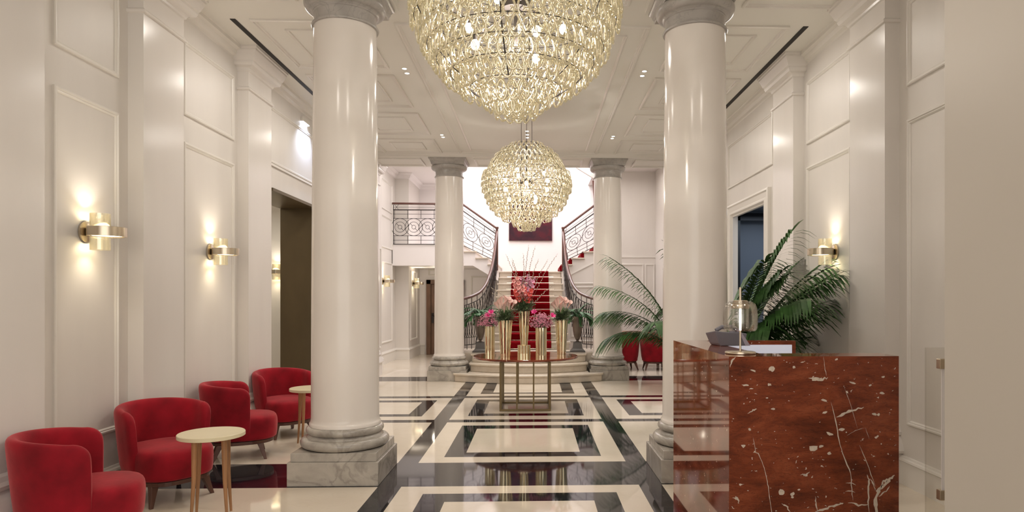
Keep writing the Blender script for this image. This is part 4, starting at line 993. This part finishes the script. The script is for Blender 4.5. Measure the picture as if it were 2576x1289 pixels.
# ------------------------------------------------------------------ acrylic stand by the near wall
t = thing('acrylic_sign_stand', 'clear acrylic panel stand with brass clips beside the near right wall', 'stand', (1.98,2.9,0))
mb = MB(); mb.box(-.10,.35,-.006,.006,.12,1.385); mb.build('acrylic_panel', AG, t)
mb = MB(); mb.box(-.035,.35,-.014,-.010,.74,1.30); mb.build('white_sheet', pbr('white_sheet_card', (.86,.82,.82), .5), t)
for z in (1.315,.725,.15):
    mb = MB(); mb.box(-.045,.09,-.02,.012,z-.025,z+.02); mb.build('brass_clip', BRASS, t, bevel=.003)
mb = MB(); mb.box(-.06,-.04,-.03,.03,0,.13); mb.box(.2,.22,-.03,.03,0,.13); mb.box(-.1,.35,-.12,.12,0,.012); mb.build('foot', BRASS, t)

# emergency light on left wall
t = thing('emergency_light', 'small cool white lamp glowing high on the left wall beside the column', 'lamp', (-XW,9.9,4.27))
mb = MB(); mb.box(0,.04,-.14,.14,-.035,.035); mb.build('housing', TRIM, t, bevel=.004)
mb = MB(); mb.box(.005,.036,-.13,.13,-.042,-.036); mb.build('diffuser', COOL, t)

# ------------------------------------------------------------------ lights
def light(kind, loc, power, col=(1,.9,.78), rot=(0,0,0), **k):
    l = bpy.data.lights.new('light', kind); l.energy = power; l.color = col
    for a, b in k.items(): setattr(l, a, b)
    o = bpy.data.objects.new('lamp_or_fill', l); COL.objects.link(o); o.location = loc; o.rotation_euler = rot; return o
W = (1,.93,.85); WW = (1,.90,.74)
light('AREA', (0,-2.2,2.3), 95, (1,.95,.89), (R(88),0,0), shape='RECTANGLE', size=6, size_y=3.6)  # added fill behind the camera, standing in for a glazed entrance
for y, e in ((4.2,80),(9.8,75)):
    light('POINT', (0,y,3.2), e, (1,.93,.83), shadow_soft_size=.045)
for y in (2.4, 6.9, 8.7, 11.6):
    for x in (-2.2,0,2.2): light('AREA', (x,y,4.44), 14, W, (0,0,0), shape='DISK', size=.5)  # added fill discs under the ceiling, apart from the built downlights
for x,y in ((-1.51,8.35),(1.51,8.35),(-1.51,11.65),(1.51,11.65),(0,11.5)):
    light('SPOT', (x,y,4.46), 60, W, (0,0,0), spot_size=R(95), spot_blend=.6, shadow_soft_size=.03)
light('AREA', (-.2,16.6,7.4), 330, (1,.965,.97), (0,0,0), shape='RECTANGLE', size=3, size_y=4)
light('AREA', (-2.6,15.8,4.9), 22, (1,.96,.93), (0,0,0), shape='RECTANGLE', size=1.2, size_y=2)
light('AREA', (2.6,15.6,4.8), 14, (1,.93,.86), (0,0,0), shape='RECTANGLE', size=1, size_y=2)
light('POINT', (-2.6,18.2,2.2), 6, (1,.88,.7), shadow_soft_size=.1)
light('AREA', (-5,10.2,3.2), 22, (1,.94,.82), (0,0,0), shape='RECTANGLE', size=1.6, size_y=2)
light('AREA', (4.3,10.2,3.1), 26, (.75,.85,1), (0,0,0), shape='RECTANGLE', size=.8, size_y=2)
light('POINT', (1.265,3.62,1.535), 1.2, (1,.9,.75), shadow_soft_size=.006)
for x,y,z,rz in SC:
    dx, dy = math.cos(rz), math.sin(rz)
    for s_ in (1,-1):
        o = light('SPOT', (x+dx*.10, y+dy*.10, z+s_*.06), 10, WW, spot_size=R(128), spot_blend=.7, shadow_soft_size=.03)
        d = Vector((-dx*.32, -dy*.32, s_)); o.rotation_euler = d.to_track_quat('-Z','Y').to_euler()
# cool emergency spill
o = light('SPOT', (-XW+.12,9.9,4.22), 55, (.62,.74,1), spot_size=R(120), spot_blend=.8, shadow_soft_size=.03); o.rotation_euler = Vector((-.55,0,-1)).to_track_quat('-Z','Y').to_euler()
# warm ambient fill added through the open end behind the camera
wd = bpy.data.worlds.new('World'); S.world = wd; wd.use_nodes = True
wd.node_tree.nodes['Background'].inputs[0].default_value = (1,.95,.9,1); wd.node_tree.nodes['Background'].inputs[1].default_value = .55

# ------------------------------------------------------------------ camera
cam = bpy.data.cameras.new('camera'); co = bpy.data.objects.new('camera', cam); COL.objects.link(co)
co.location = (.12, 0, 1.6); co.rotation_euler = (PI/2, 0, math.atan((1345-1397)/1650))
cam.sensor_width = 36; cam.lens = 1650/2576*36; cam.shift_x = -(1397-1288)/2576; cam.shift_y = (755-644.5)/2576
cam.clip_start = .05; cam.clip_end = 100
S.camera = co
S.view_settings.view_transform = 'Standard'; S.view_settings.look = 'None'; S.view_settings.exposure = .06
S.cycles.transparent_max_bounces = 24; S.cycles.max_bounces = 8; S.cycles.diffuse_bounces = 4; S.cycles.caustics_reflective = False; S.cycles.sample_clamp_indirect = 6
